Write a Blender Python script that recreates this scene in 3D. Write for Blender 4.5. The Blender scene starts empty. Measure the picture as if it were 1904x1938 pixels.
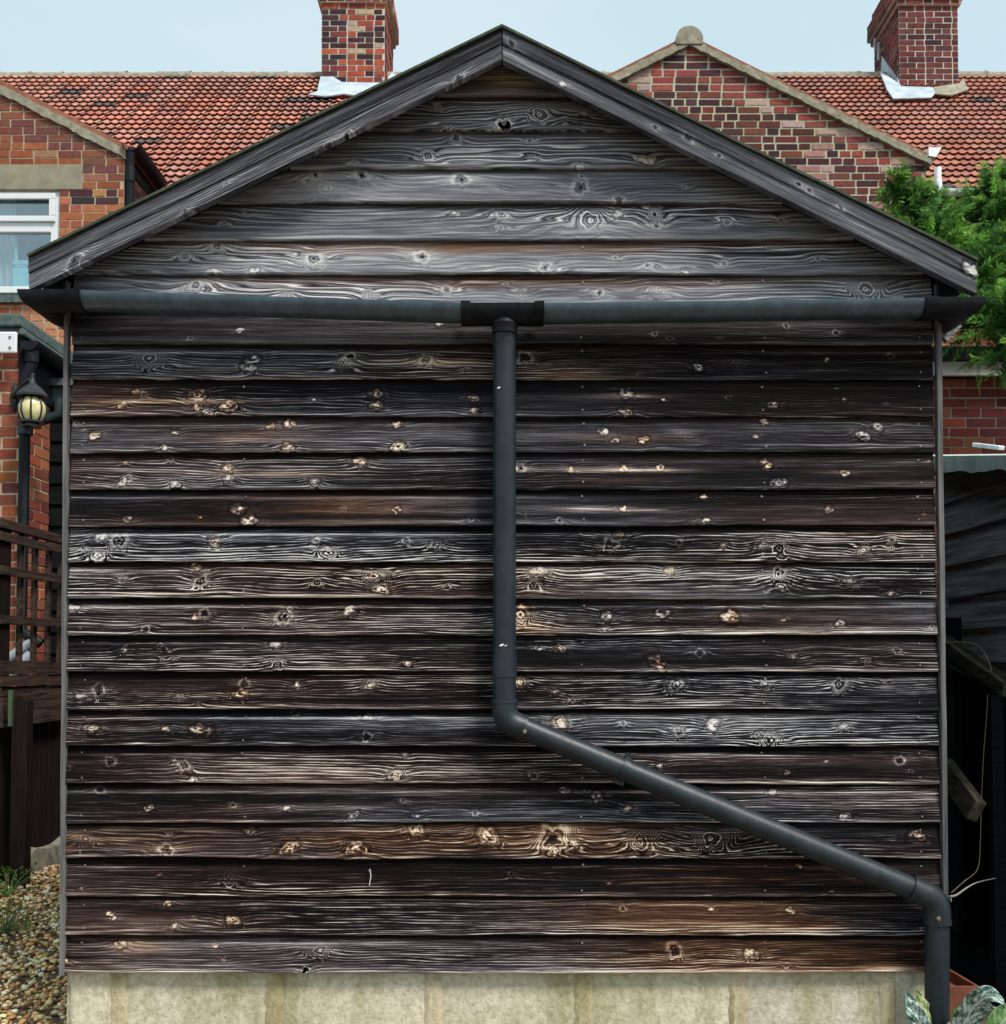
import bpy, math, random
import numpy as np
from mathutils import Vector, Matrix

C = bpy.context.scene.collection
R = math.radians
rnd = random.Random(7)

# ------------------------------------------------------------------ camera
FPX, W, H, CX, CY, PITCH = 1904.0, 1904.0, 1938.0, 952.0, 1184.0, R(2.0)
CAM = Vector((0, 0, 1.15))
cam_d = bpy.data.cameras.new('camera')
cam_d.sensor_fit = 'HORIZONTAL'; cam_d.sensor_width = 36; cam_d.lens = 36
cam_d.shift_y = (CY - H / 2) / W
cam_d.clip_start = 0.05; cam_d.clip_end = 2000
cam = bpy.data.objects.new('camera', cam_d); C.objects.link(cam)
cam.location = CAM; cam.rotation_euler = (R(90) + PITCH, 0, 0)
bpy.context.scene.camera = cam

def at(px, py, Y):
    """point seen at a photo position, at distance Y in front of the camera"""
    c, s = math.cos(PITCH), math.sin(PITCH)
    v = -(py - CY) / FPX
    d = Vector(((px - CX) / FPX, c - v * s, s + v * c))
    return CAM + d * (Y / d.y)

# ------------------------------------------------------------------ light
sc = bpy.context.scene
sc.view_settings.view_transform = 'Standard'; sc.view_settings.look = 'None'
sc.view_settings.exposure = 1.12; sc.view_settings.gamma = 1
world = bpy.data.worlds.new('World'); sc.world = world; world.use_nodes = True
wn, wl = world.node_tree.nodes, world.node_tree.links
wn.clear()
SUN_EL, SUN_AZ = 54, 138      # azimuth clockwise from +Y
sky = wn.new('ShaderNodeTexSky'); sky.sky_type = 'NISHITA'; sky.sun_disc = False
sky.sun_elevation = R(SUN_EL); sky.sun_rotation = R(SUN_AZ)
sky.air_density = 1.0; sky.dust_density = 4.0; sky.ozone_density = 1.0
wtc = wn.new('ShaderNodeTexCoord'); wmp = wn.new('ShaderNodeMapping'); wmp.inputs['Scale'].default_value = (1.2, 1.2, 3.5)
wno = wn.new('ShaderNodeTexNoise'); wno.inputs['Scale'].default_value = 1.6; wno.inputs['Detail'].default_value = 6
wrp = wn.new('ShaderNodeValToRGB')
wrp.color_ramp.elements[0].position = .30; wrp.color_ramp.elements[0].color = (4.8, 6.35, 7.0, 1)
wrp.color_ramp.elements[1].position = .72; wrp.color_ramp.elements[1].color = (5.8, 7.0, 7.4, 1)
wmx = wn.new('ShaderNodeMix'); wmx.data_type = 'RGBA'; wmx.inputs[0].default_value = 0.86
bg = wn.new('ShaderNodeBackground'); bg.inputs['Strength'].default_value = 0.061
wo = wn.new('ShaderNodeOutputWorld')
wl.new(wtc.outputs['Generated'], wmp.inputs[0]); wl.new(wmp.outputs[0], wno.inputs['Vector'])
wl.new(wno.outputs[0], wrp.inputs[0]); wl.new(sky.outputs[0], wmx.inputs[6]); wl.new(wrp.outputs[0], wmx.inputs[7])
wl.new(wmx.outputs[2], bg.inputs[0]); wl.new(bg.outputs[0], wo.inputs[0])
sun_d = bpy.data.lights.new('sun', 'SUN'); sun_d.energy = 1.7; sun_d.angle = R(14); sun_d.color = (1, .96, .9)
sun = bpy.data.objects.new('sun', sun_d); C.objects.link(sun)
sv = Vector((math.sin(R(SUN_AZ)) * math.cos(R(SUN_EL)), math.cos(R(SUN_AZ)) * math.cos(R(SUN_EL)), math.sin(R(SUN_EL))))
sun.rotation_euler = sv.to_track_quat('Z', 'Y').to_euler()

# ------------------------------------------------------------------ materials
def nodes(name):
    m = bpy.data.materials.new(name); m.use_nodes = True
    n, l = m.node_tree.nodes, m.node_tree.links
    return m, n, l, n['Principled BSDF']

def mth(n, l, op, a, b=None, c=None, clamp=False):
    q = n.new('ShaderNodeMath'); q.operation = op; q.use_clamp = clamp
    for i, v in enumerate((a, b, c)):
        if v is None: continue
        if isinstance(v, (int, float)): q.inputs[i].default_value = v
        else: l.new(v, q.inputs[i])
    return q.outputs[0]

def noise(n, l, scale, detail=4, rough=.6, stretch=(1, 1, 1)):
    tc = n.new('ShaderNodeTexCoord'); mp = n.new('ShaderNodeMapping'); mp.inputs['Scale'].default_value = stretch
    t = n.new('ShaderNodeTexNoise'); t.inputs['Scale'].default_value = scale; t.inputs['Detail'].default_value = detail; t.inputs['Roughness'].default_value = rough
    l.new(tc.outputs['Object'], mp.inputs[0]); l.new(mp.outputs[0], t.inputs['Vector'])
    return t.outputs[0]

def ramp(n, l, fac, stops):
    r = n.new('ShaderNodeValToRGB'); e = r.color_ramp.elements
    while len(e) < len(stops): e.new(.5)
    for x, (p, c) in zip(e, stops): x.position = p; x.color = (*c, 1)
    l.new(fac, r.inputs[0]); return r.outputs[0]

def mix(n, l, fac, a, b, mode='MIX'):
    q = n.new('ShaderNodeMix'); q.data_type = 'RGBA'; q.blend_type = mode
    for i, v in ((0, fac), (6, a), (7, b)):
        if isinstance(v, (int, float)): q.inputs[i].default_value = v
        elif isinstance(v, tuple): q.inputs[i].default_value = (*v, 1)
        else: l.new(v, q.inputs[i])
    return q.outputs[2]

def bump(n, l, p, h, strength=.4, dist=.002):
    b = n.new('ShaderNodeBump'); b.inputs['Strength'].default_value = strength; b.inputs['Distance'].default_value = dist
    l.new(h, b.inputs['Height']); l.new(b.outputs[0], p.inputs['Normal'])

def simple(name, c0, c1=None, rough=.6, scale=8, stretch=(1, 1, 1), bmp=.3, bdist=.002, detail=5, spec=.12, lo=.3, hi=.7):
    m, n, l, p = nodes(name)
    c1 = c1 or tuple(min(1, v * 1.35) for v in c0)
    f = noise(n, l, scale, detail, .65, stretch)
    l.new(ramp(n, l, f, [(lo, c0), (hi, c1)]), p.inputs['Base Color'])
    p.inputs['Roughness'].default_value = rough; p.inputs['Specular IOR Level'].default_value = spec
    if bmp: bump(n, l, p, f, bmp, bdist)
    return m

def attr(n, name):
    a = n.new('ShaderNodeAttribute'); a.attribute_name = name; return a

def colour_attr_mat(name, rough=.85, scale=30, lo=.65, hi=1.35, bmp=.5, bdist=.004, big=1.2, transl=0, spec=.15):
    """the object's own per-piece colour, broken up by two noises"""
    m, n, l, p = nodes(name)
    f = noise(n, l, scale, 5, .7); g = noise(n, l, big, 3, .6)
    k = mth(n, l, 'MULTIPLY', mth(n, l, 'MULTIPLY_ADD', f, hi - lo + .3, lo - .15), mth(n, l, 'MULTIPLY_ADD', g, .7, .65))
    v = n.new('ShaderNodeVectorMath'); v.operation = 'SCALE'
    l.new(attr(n, 'col').outputs['Color'], v.inputs[0]); l.new(k, v.inputs['Scale'])
    l.new(v.outputs[0], p.inputs['Base Color']); p.inputs['Roughness'].default_value = rough
    p.inputs['Specular IOR Level'].default_value = spec
    if bmp: bump(n, l, p, f, bmp, bdist)
    if transl:
        t = n.new('ShaderNodeBsdfTranslucent'); l.new(v.outputs[0], t.inputs[0])
        x = n.new('ShaderNodeMixShader'); x.inputs[0].default_value = transl
        l.new(p.outputs[0], x.inputs[1]); l.new(t.outputs[0], x.inputs[2]); l.new(x.outputs[0], n['Material Output'].inputs[0])
    return m

def weathered_wood(name, stretch, tint=1.0):
    m, n, l, p = nodes(name)
    fib = noise(n, l, 1, 5, .7, stretch)
    fib2 = noise(n, l, 1, 3, .6, tuple(s * .28 for s in stretch))
    fine = noise(n, l, 1, 3, .75, tuple(s * 2.2 for s in stretch))
    sn = mth(n, l, 'SINE', mth(n, l, 'ADD', mth(n, l, 'MULTIPLY', attr(n, 'ring').outputs['Fac'], 2 * math.pi),
                               mth(n, l, 'MULTIPLY_ADD', fib2, 5.0, -2.5)))
    L = mth(n, l, 'POWER', mth(n, l, 'MULTIPLY_ADD', sn, .5, .5), 2.4)
    s2 = mth(n, l, 'SINE', mth(n, l, 'ADD', mth(n, l, 'MULTIPLY', attr(n, 'ring').outputs['Fac'], 2.37 * 2 * math.pi), mth(n, l, 'MULTIPLY', fib, 6)))
    L = mth(n, l, 'ADD', mth(n, l, 'MULTIPLY', L, .62), mth(n, l, 'MULTIPLY_ADD', s2, .22, .20))
    L = mth(n, l, 'MULTIPLY', L, mth(n, l, 'ADD', 1.0, mth(n, l, 'MULTIPLY', attr(n, 'fk').outputs['Fac'], mth(n, l, 'MULTIPLY_ADD', fib, 3.4, -1.75))))
    v = mth(n, l, 'ADD', attr(n, 'base').outputs['Fac'], mth(n, l, 'MULTIPLY', attr(n, 'amp').outputs['Fac'], mth(n, l, 'SUBTRACT', L, .38)))
    v = mth(n, l, 'ADD', v, mth(n, l, 'MULTIPLY', attr(n, 'fk').outputs['Fac'], mth(n, l, 'MULTIPLY_ADD', fib, .80, -.40)))
    v = mth(n, l, 'ADD', v, mth(n, l, 'MULTIPLY', attr(n, 'fk').outputs['Fac'], mth(n, l, 'MULTIPLY_ADD', fine, .60, -.30)), clamp=True)
    grey = ramp(n, l, v, [(0, (.003, .003, .0035)), (.28, (.0065, .006, .007)), (.48, (.027, .0255, .030)), (.68, (.136, .135, .155)), (.86, (.40, .395, .415)), (1, (.74, .70, .66))])
    brn = ramp(n, l, v, [(0, (.004, .003, .003)), (.28, (.010, .0052, .004)), (.48, (.046, .022, .013)), (.68, (.19, .10, .060)), (.86, (.50, .35, .24)), (1, (.80, .66, .52))])
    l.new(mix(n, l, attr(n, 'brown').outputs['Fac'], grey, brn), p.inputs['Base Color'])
    p.inputs['Roughness'].default_value = .8; p.inputs['Specular IOR Level'].default_value = .06
    bump(n, l, p, v, .55, .0035)
    return m

M = {}
M['boards'] = weathered_wood('weathered black stained boards', (6, 5, 230))
M['barge'] = weathered_wood('weathered bargeboard timber', (6, 5, 230))
M['trim'] = simple('grey weathered trim timber', (.05, .05, .054), (.23, .22, .215), .8, 1, (60, 60, 3), .5)
M['nail'] = simple('dull nail heads', (.05, .05, .055), (.35, .33, .30), .5, 90, bmp=0, spec=.6)
M['soffit'] = simple('dark stained eaves timber', (.008, .008, .010), (.02, .019, .02), .9, 20, spec=.15)
M['feltroof'] = simple('mossy grey roof felt', (.035, .045, .035), (.10, .11, .075), .95, 30, bmp=.6)

def pvc(name, c, rough, spec=.5):
    m, n, l, p = nodes(name)
    f = noise(n, l, 14, 5, .7); g = noise(n, l, 60, 3, .7); s = noise(n, l, 3, 4, .7, (9, 9, 1))
    k = mth(n, l, 'MULTIPLY', f, s)
    l.new(ramp(n, l, k, [(.12, c), (.42, tuple(v * 2.1 + .012 for v in c))]), p.inputs['Base Color'])
    l.new(mth(n, l, 'MULTIPLY_ADD', g, .22, rough - .1), p.inputs['Roughness'])
    p.inputs['Specular IOR Level'].default_value = spec
    bump(n, l, p, g, .02, .001); return m
M['pvc'] = pvc('weathered black plastic pipe', (.006, .0115, .0155), .45)
M['pvcgut'] = pvc('sun faded black plastic gutter', (.030, .052, .075), .28, 1.0)
M['pvcdark'] = pvc('black plastic fitting', (.003, .004, .006), .55, .2)
M['pvcgrey'] = pvc('faded grey plastic pipe', (.20, .23, .25), .45)
M['pvcwhite'] = pvc('white plastic gutter', (.62, .66, .68), .4)
M['screw'] = simple('rust stained screw head', (.12, .09, .05), (.30, .24, .15), .6, 90)
M['brick'] = colour_attr_mat('fired brick and mortar', .9, 26, .6, 1.35, .6, .005)
M['chimbrick'] = colour_attr_mat('sooty chimney brick', .9, 18, .45, 1.5, .6, .006, 2.5)
M['tile'] = colour_attr_mat('clay roof tile', .8, 14, .6, 1.35, .3, .004, 1.1)
M['mortar'] = simple('old verge mortar', (.20, .18, .13), (.42, .38, .29), .95, 14, bmp=.8, bdist=.01)
M['stone'] = simple('buff stone lintel', (.24, .22, .15), (.36, .33, .24), .9, 9, bmp=.4)
M['lead'] = simple('pale lead flashing', (.33, .40, .46), (.62, .68, .72), .55, 6, bmp=.5, bdist=.01)
M['upvc'] = simple('white window plastic', (.76, .78, .80), (.82, .83, .84), .35, 5, bmp=0)
M['curtain'] = simple('pale net curtain', (.50, .55, .54), (.70, .74, .72), .9, 1, (30, 1, 1), .3)
M['room'] = simple('dim room behind window', (.10, .14, .17), (.13, .17, .20), .9, 3)
M['aqua'] = simple('pale aqua plastic', (.30, .66, .68), (.45, .82, .80), .35, 14, bmp=.1)
M['blackfascia'] = simple('black painted fascia', (.012, .014, .017), (.03, .034, .04), .5, 9)
M['felt'] = simple('grey green mineral felt', (.05, .075, .07), (.15, .19, .18), .95, 22, bmp=.7)
M['feltpale'] = simple('pale weathered mineral felt edge', (.30, .38, .36), (.62, .68, .64), .95, 16, (1, 1, .4), .7)
M['whitepaint'] = simple('white painted board', (.62, .62, .56), (.82, .82, .78), .6, 11)
M['darkwood'] = simple('dark brown stained fence timber', (.005, .0035, .003), (.024, .015, .012), .75, 1, (70, 70, 4), .6)
M['darkwoodh'] = simple('dark brown stained rail timber', (.010, .0065, .0055), (.095, .060, .046), .75, 1, (40, 4, 60), .6)
M['blackboard'] = simple('black tarred boards', (.005, .006, .008), (.012, .013, .015), .95, 1, (3, 3, 60), .5, spec=.08)
M['shedboard'] = simple('dark creosoted shed board', (.09, .09, .098), (.46, .45, .44), .75, 1, (30, 3, 60), .7, lo=.35, hi=.8)
M['oldplank'] = simple('old mossy plank', (.022, .02, .015), (.125, .11, .078), .95, 1, (40, 6, 40), .9, .006)
M['edging'] = simple('rough concrete edging', (.12, .115, .085), (.36, .34, .28), .95, 14, bmp=.9, bdist=.01)
M['terracotta'] = simple('terracotta', (.13, .045, .03), (.26, .10, .065), .8, 20, bmp=.5)
M['cable'] = simple('tan garden twine', (.12, .09, .055), (.22, .17, .10), .8, 40)
M['twig'] = simple('dry pale twig', (.22, .21, .19), (.36, .34, .30), .9, 40)
M['iron'] = simple('black cast lantern metal', (.010, .012, .015), (.03, .035, .04), .35, 20, bmp=.1, spec=.4)
M['stones'] = colour_attr_mat('pea gravel', .75, 60, .6, 1.3, .3, .001, 1.5)
M['leafcol'] = colour_attr_mat('conifer foliage', .6, 40, .6, 1.4, 0, .001, 1.0, .4)
M['weed'] = colour_attr_mat('weed leaves', .55, 40, .7, 1.3, 0, .001, 2, .3)
M['bark'] = simple('conifer bark', (.05, .03, .02), (.14, .09, .06), .95, 6, (5, 5, 1), .9, .01)
M['soil'] = simple('gritty brown soil', (.06, .045, .03), (.22, .17, .11), .95, 40, bmp=.8, bdist=.006)

def shade_mat():
    m, n, l, p = nodes('cream lamp glass')
    p.inputs['Base Color'].default_value = (.80, .72, .36, 1); p.inputs['Roughness'].default_value = .25
    p.inputs['Subsurface Weight'].default_value = .2; p.inputs['Subsurface Radius'].default_value = (.03, .03, .01)
    f = noise(n, l, 25); l.new(ramp(n, l, f, [(.3, (.62, .54, .22)), (.7, (.86, .79, .46))]), p.inputs['Base Color'])
    return m
M['shade'] = shade_mat()

def pane_mat():
    m, n, l, p = nodes('window glass')
    n.remove(p)
    g = n.new('ShaderNodeBsdfGlossy'); g.inputs['Roughness'].default_value = .02; g.inputs['Color'].default_value = (.85, .92, .96, 1)
    t = n.new('ShaderNodeBsdfTransparent'); t.inputs[0].default_value = (.86, .92, .94, 1)
    x = n.new('ShaderNodeMixShader'); x.inputs[0].default_value = .22
    l.new(t.outputs[0], x.inputs[1]); l.new(g.outputs[0], x.inputs[2]); l.new(x.outputs[0], n['Material Output'].inputs[0])
    return m
M['pane'] = pane_mat()

def block_mat():
    m, n, l, p = nodes('concrete block')
    f = noise(n, l, 55, 6, .75); g = noise(n, l, 5, 4, .6); h = noise(n, l, 190, 2, .8)
    a = attr(n, 'col').outputs['Color']
    c = mix(n, l, g, (.58, .525, .41), (.82, .77, .67))
    c = mix(n, l, 1.0, c, ramp(n, l, f, [(.3, (.66, .62, .54)), (.58, (1.12, 1.1, 1.06))]), 'MULTIPLY')
    c = mix(n, l, 1.0, c, ramp(n, l, h, [(.29, (.3, .28, .25)), (.37, (1, 1, 1))]), 'MULTIPLY')
    st = noise(n, l, 3.2, 5, .7, (1.6, 1, .5)); c = mix(n, l, 1.0, c, ramp(n, l, st, [(.40, (.66, .66, .52)), (.56, (1, 1, 1))]), 'MULTIPLY')
    c = mix(n, l, 1.0, c, a, 'MULTIPLY')
    l.new(c, p.inputs['Base Color']); p.inputs['Roughness'].default_value = .95
    bump(n, l, p, f, .8, .004); return m
M['block'] = block_mat()

def mottled_leaf(name, a, b, c, vein):
    m, n, l, p = nodes(name)
    f = noise(n, l, 38, 6, .75); f2 = noise(n, l, 160, 3, .7)
    sep = n.new('ShaderNodeSeparateColor'); l.new(attr(n, 'col').outputs['Color'], sep.inputs[0])
    k = mth(n, l, 'ABSOLUTE', mth(n, l, 'MULTIPLY_ADD', sep.outputs[0], 2, -1))
    side = mth(n, l, 'SINE', mth(n, l, 'SUBTRACT', mth(n, l, 'MULTIPLY', sep.outputs[1], 62), mth(n, l, 'MULTIPLY', k, 13)))
    side = mth(n, l, 'POWER', mth(n, l, 'MULTIPLY_ADD', side, .5, .5), 4)
    mid = mth(n, l, 'LESS_THAN', k, .07)
    q = mth(n, l, 'ADD', mth(n, l, 'MULTIPLY_ADD', f2, .25, -.12), mth(n, l, 'MULTIPLY_ADD', side, -.12, f))
    col = ramp(n, l, q, [(.36, a), (.46, b), (.60, c)])
    l.new(mix(n, l, mth(n, l, 'MULTIPLY', mid, .75), col, vein), p.inputs['Base Color']); p.inputs['Roughness'].default_value = .5
    bump(n, l, p, side, .35, .002); return m
M['silverleaf'] = mottled_leaf('silver mottled leaf', (.02, .06, .045), (.16, .27, .22), (.74, .82, .76), (.80, .84, .74))
M['greenleaf'] = mottled_leaf('green leaf', (.015, .05, .015), (.06, .14, .04), (.16, .26, .10), (.22, .30, .14))
M['yellowleaf'] = mottled_leaf('fading yellow green leaf', (.05, .10, .02), (.20, .30, .04), (.55, .50, .40), (.5, .5, .3))

# ------------------------------------------------------------------ mesh helpers
class MB:
    def __init__(s): s.v = []; s.f = []; s.c = []; s.m = []
    def face(s, pts, col=None, mi=0):
        b = len(s.v); s.v += [tuple(p) for p in pts]; s.f.append(tuple(range(b, b + len(pts)))); s.c.append(col); s.m.append(mi)
    def mesh(s, pts, faces, col=None, mi=0):
        b = len(s.v); s.v += [tuple(p) for p in pts]
        for f in faces: s.f.append(tuple(b + i for i in f)); s.c.append(col); s.m.append(mi)
    def hexa(s, p, col=None, mi=0):   # 8 points: bottom ring 0-3 ccw seen from above, top ring 4-7
        s.mesh(p, [(3, 2, 1, 0), (4, 5, 6, 7), (0, 1, 5, 4), (1, 2, 6, 5), (2, 3, 7, 6), (3, 0, 4, 7)], col, mi)
    def box(s, x0, x1, y0, y1, z0, z1, col=None, mi=0):
        s.hexa([(x0, y0, z0), (x1, y0, z0), (x1, y1, z0), (x0, y1, z0), (x0, y0, z1), (x1, y0, z1), (x1, y1, z1), (x0, y1, z1)], col, mi)
    def prism(s, poly, axis, col=None, mi=0):   # extrude polygon of Vectors along a vector
        a = Vector(axis); P = [Vector(p) for p in poly]; n = len(P)
        s.mesh([*P, *[p + a for p in P]], [tuple(range(n))[::-1], tuple(range(n, 2 * n))] + [(i, (i + 1) % n, n + (i + 1) % n, n + i) for i in range(n)], col, mi)
    def beam(s, a, b, w, h, up=(0, 0, 1), col=None, mi=0):  # bar from a to b, width w (sideways), height h
        a, b = Vector(a), Vector(b); d = (b - a).normalized(); u = Vector(up); x = d.cross(u).normalized() * w / 2; z = x.normalized().cross(d) * h / 2
        p = [a - x - z, a + x - z, b + x - z, b - x - z, a - x + z, a + x + z, b + x + z, b - x + z]
        s.hexa(p, col, mi)
    def tube(s, path, r, n=20, col=None, mi=0, cap=True):
        path = [Vector(p) for p in path]; rs = r if isinstance(r, (list, tuple)) else [r] * len(path)
        d0 = (path[1] - path[0]).normalized(); u = d0.orthogonal().normalized(); rings = []
        for i, p in enumerate(path):
            if i == 0: t = d0; k = 1
            elif i == len(path) - 1: t = (path[i] - path[i - 1]).normalized()
            else:
                t = ((path[i] - path[i - 1]).normalized() + (path[i + 1] - path[i]).normalized()).normalized()
            u = (u - t * u.dot(t)).normalized(); w = t.cross(u)
            rings.append([p + (u * math.cos(2 * math.pi * j / n) + w * math.sin(2 * math.pi * j / n)) * rs[i] for j in range(n)])
        pts = [q for rg in rings for q in rg]; fs = []
        for i in range(len(rings) - 1):
            for j in range(n): fs.append((i * n + j, i * n + (j + 1) % n, (i + 1) * n + (j + 1) % n, (i + 1) * n + j))
        if cap: fs += [tuple(range(n))[::-1], tuple(range((len(rings) - 1) * n, len(rings) * n))]
        s.mesh(pts, fs, col, mi)
    def lathe(s, c, prof, n=24, col=None, mi=0, a0=0, a1=2 * math.pi):
        c = Vector(c); full = abs(a1 - a0 - 2 * math.pi) < 1e-6; k = n if full else n + 1; pts = []
        for r, z in prof:
            for j in range(k):
                a = a0 + (a1 - a0) * j / n; pts.append(c + Vector((r * math.cos(a), r * math.sin(a), z)))
        fs = [(i * k + j, i * k + (j + 1) % k, (i + 1) * k + (j + 1) % k, (i + 1) * k + j) for i in range(len(prof) - 1) for j in range(n)]
        s.mesh(pts, fs, col, mi)
    def sweep(s, rings, closed=True, col=None, mi=0, caps=True):
        n = len(rings[0]); pts = [q for r in rings for q in r]; fs = []
        for i in range(len(rings) - 1):
            for j in range(n if closed else n - 1): fs.append((i * n + j, i * n + (j + 1) % n, (i + 1) * n + (j + 1) % n, (i + 1) * n + j))
        if caps and closed: fs += [tuple(range(n))[::-1], tuple(range((len(rings) - 1) * n, len(rings) * n))]
        s.mesh(pts, fs, col, mi)
    def build(s, name, mats, parent=None, smooth=False, auto=None):
        me = bpy.data.meshes.new(name); me.from_pydata(s.v, [], s.f)
        mats = mats if isinstance(mats, (list, tuple)) else [mats]
        for m in mats: me.materials.append(m)
        if len(mats) > 1: me.polygons.foreach_set('material_index', s.m)
        if any(c is not None for c in s.c):
            at_ = me.attributes.new('col', 'FLOAT_COLOR', 'CORNER')
            buf = []
            for f, c in zip(s.f, s.c): buf += [*(c or (.5, .5, .5)), 1.0] * len(f)
            at_.data.foreach_set('color', buf)
        if smooth: me.polygons.foreach_set('use_smooth', [True] * len(s.f))
        me.update()
        if smooth and auto is not None: me.set_sharp_from_angle(angle=R(auto))
        return link(name, me, parent)

def link(name, me, parent=None):
    o = bpy.data.objects.new(name, me); C.objects.link(o)
    if parent is not None:
        o.parent = parent; o.matrix_parent_inverse = parent_matrix(parent).inverted()
    return o
def parent_matrix(p):
    m = Matrix.Translation(p.location)
    q = p.parent
    return (parent_matrix(q) @ q_inv(p) @ m) if q else m
def q_inv(p): return p.matrix_parent_inverse.copy()

def thing(name, label, cat, loc=(0, 0, 0), group=None):
    o = bpy.data.objects.new(name, None); C.objects.link(o); o.location = loc; o.empty_display_size = .1
    o['label'] = label; o['category'] = cat
    if group: o['group'] = group
    return o
def tag(o, label, cat, group=None, kind=None):
    o['label'] = label; o['category'] = cat
    if group: o['group'] = group
    if kind: o['kind'] = kind
    return o

def bevel(o, w=.003, seg=2):
    b = o.modifiers.new('bevel', 'BEVEL'); b.width = w; b.segments = seg; b.limit_method = 'ANGLE'; b.angle_limit = R(40); return o

# value noise
_rs = np.random.RandomState(11); _T = _rs.rand(256, 256)
def vn(x, y, seed=0):
    x = np.asarray(x, float) + seed * 17.31; y = np.asarray(y, float) + seed * 5.77
    xi = np.floor(x).astype(int); yi = np.floor(y).astype(int); fx = x - xi; fy = y - yi
    fx = fx * fx * (3 - 2 * fx); fy = fy * fy * (3 - 2 * fy)
    g = lambda a, b: _T[(a + b * 7) % 256, (b * 3 + a // 256) % 256]
    return (g(xi, yi) * (1 - fx) + g(xi + 1, yi) * fx) * (1 - fy) + (g(xi, yi + 1) * (1 - fx) + g(xi + 1, yi + 1) * fx) * fy

# ------------------------------------------------------------------ brickwork
RED = [(.30, .085, .045), (.34, .10, .05), (.25, .07, .042), (.38, .13, .065), (.22, .065, .045), (.33, .12, .07)]
ORG = [(.40, .14, .065), (.36, .11, .055), (.44, .17, .08), (.31, .085, .05), (.42, .19, .11)]
PURP = [(.15, .045, .042), (.18, .05, .045), (.11, .04, .042), (.21, .06, .052), (.08, .035, .042), (.24, .075, .06), (.13, .05, .055)]
PURP = [tuple(v * .78 for v in c) for c in PURP]
SOOT = [(.05, .028, .032), (.07, .03, .032), (.09, .04, .042), (.045, .03, .036)]
def brickwork(mb, O, U, N, z0, z1, ranges, pick, mort, seed=1, course=.075, bl=.215, joint=.013, dep=.006, bond='flemish'):
    g = random.Random(seed); O, U, N = Vector(O), Vector(U).normalized(), Vector(N).normalized(); Z = Vector((0, 0, 1))
    nrow = int(round((z1 - z0) / course)); hd = .1025
    for i in range(nrow):
        za = z0 + i * course; zb = za + course; zm = (za + zb) / 2
        rs = ranges(zm)
        for a, b in rs:
            if b - a < .01: continue
            mj = tuple(m * g.uniform(.9, 1.08) for m in mort)
            mb.face([O + U * a + Z * za, O + U * b + Z * za, O + U * b + Z * zb, O + U * a + Z * zb], mj)
        lo = min(a for a, b in rs) if rs else 0; hi = max(b for a, b in rs) if rs else 0
        step = bl + joint
        u = math.floor(lo / step) * step - step + ((step / 2) if i % 2 else 0) - (g.random() * .02)
        k = i % 2
        while u < hi:
            if bond == 'stretcher': L = bl
            elif bond == 'flemish': L = bl if k % 2 == 0 else hd
            else: L = bl if g.random() < .62 else hd
            k += 1
            for a, b in rs:
                p, q = max(u, a + .002), min(u + L, b - .002)
                if q - p < .028: continue
                col = pick(g, (p + q) / 2, zm, L); col = tuple(c * g.uniform(.88, 1.12) for c in col)
                d = N * (dep * g.uniform(.6, 1.3)); j = g.uniform(-.0025, .0025)
                A = O + U * (p + g.uniform(0, .003)) + Z * (za + joint / 2 + j); B = O + U * (q - g.uniform(0, .003)) + Z * (za + joint / 2 + j)
                T = Z * (course - joint + g.uniform(-.002, .002)); w = .5
                f = [A + d, B + d, B + d + T, A + d + T]; r = [A, B, B + T, A + T]
                mb.face(f, col)
                mb.face([r[0], r[1], f[1], f[0]], col); mb.face([r[1], r[2], f[2], f[1]], col)
                mb.face([r[2], r[3], f[3], f[2]], col); mb.face([r[3], r[0], f[0], f[3]], col)
            u += L + joint

# ================================================================== SETTING
g = MB(); g.face([(-400, -400, 0), (400, -400, 0), (400, 400, 0), (-400, 400, 0)])
tag(g.build('ground', M['soil']), 'gritty brown soil around the sheds and houses', 'ground', kind='structure')

# gravel path on the left of the shed
mb = MB(); gr = random.Random(3)
ico = [(0, 0, 1), (.894, 0, .447), (.276, .851, .447), (-.724, .526, .447), (-.724, -.526, .447), (.276, -.851, .447),
       (.724, .526, -.447), (-.276, .851, -.447), (-.894, 0, -.447), (-.276, -.851, -.447), (.724, -.526, -.447), (0, 0, -1)]
icf = [(0, 1, 2), (0, 2, 3), (0, 3, 4), (0, 4, 5), (0, 5, 1), (1, 6, 2), (2, 7, 3), (3, 8, 4), (4, 9, 5), (5, 10, 1),
       (6, 7, 2), (7, 8, 3), (8, 9, 4), (9, 10, 5), (10, 6, 1), (11, 7, 6), (11, 8, 7), (11, 9, 8), (11, 10, 9), (11, 6, 10)]
PAL = [(.52, .37, .21), (.62, .50, .34), (.32, .19, .11), (.72, .62, .48), (.16, .12, .09), (.56, .42, .26), (.36, .29, .24), (.74, .69, .62), (.46, .26, .13)]
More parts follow.
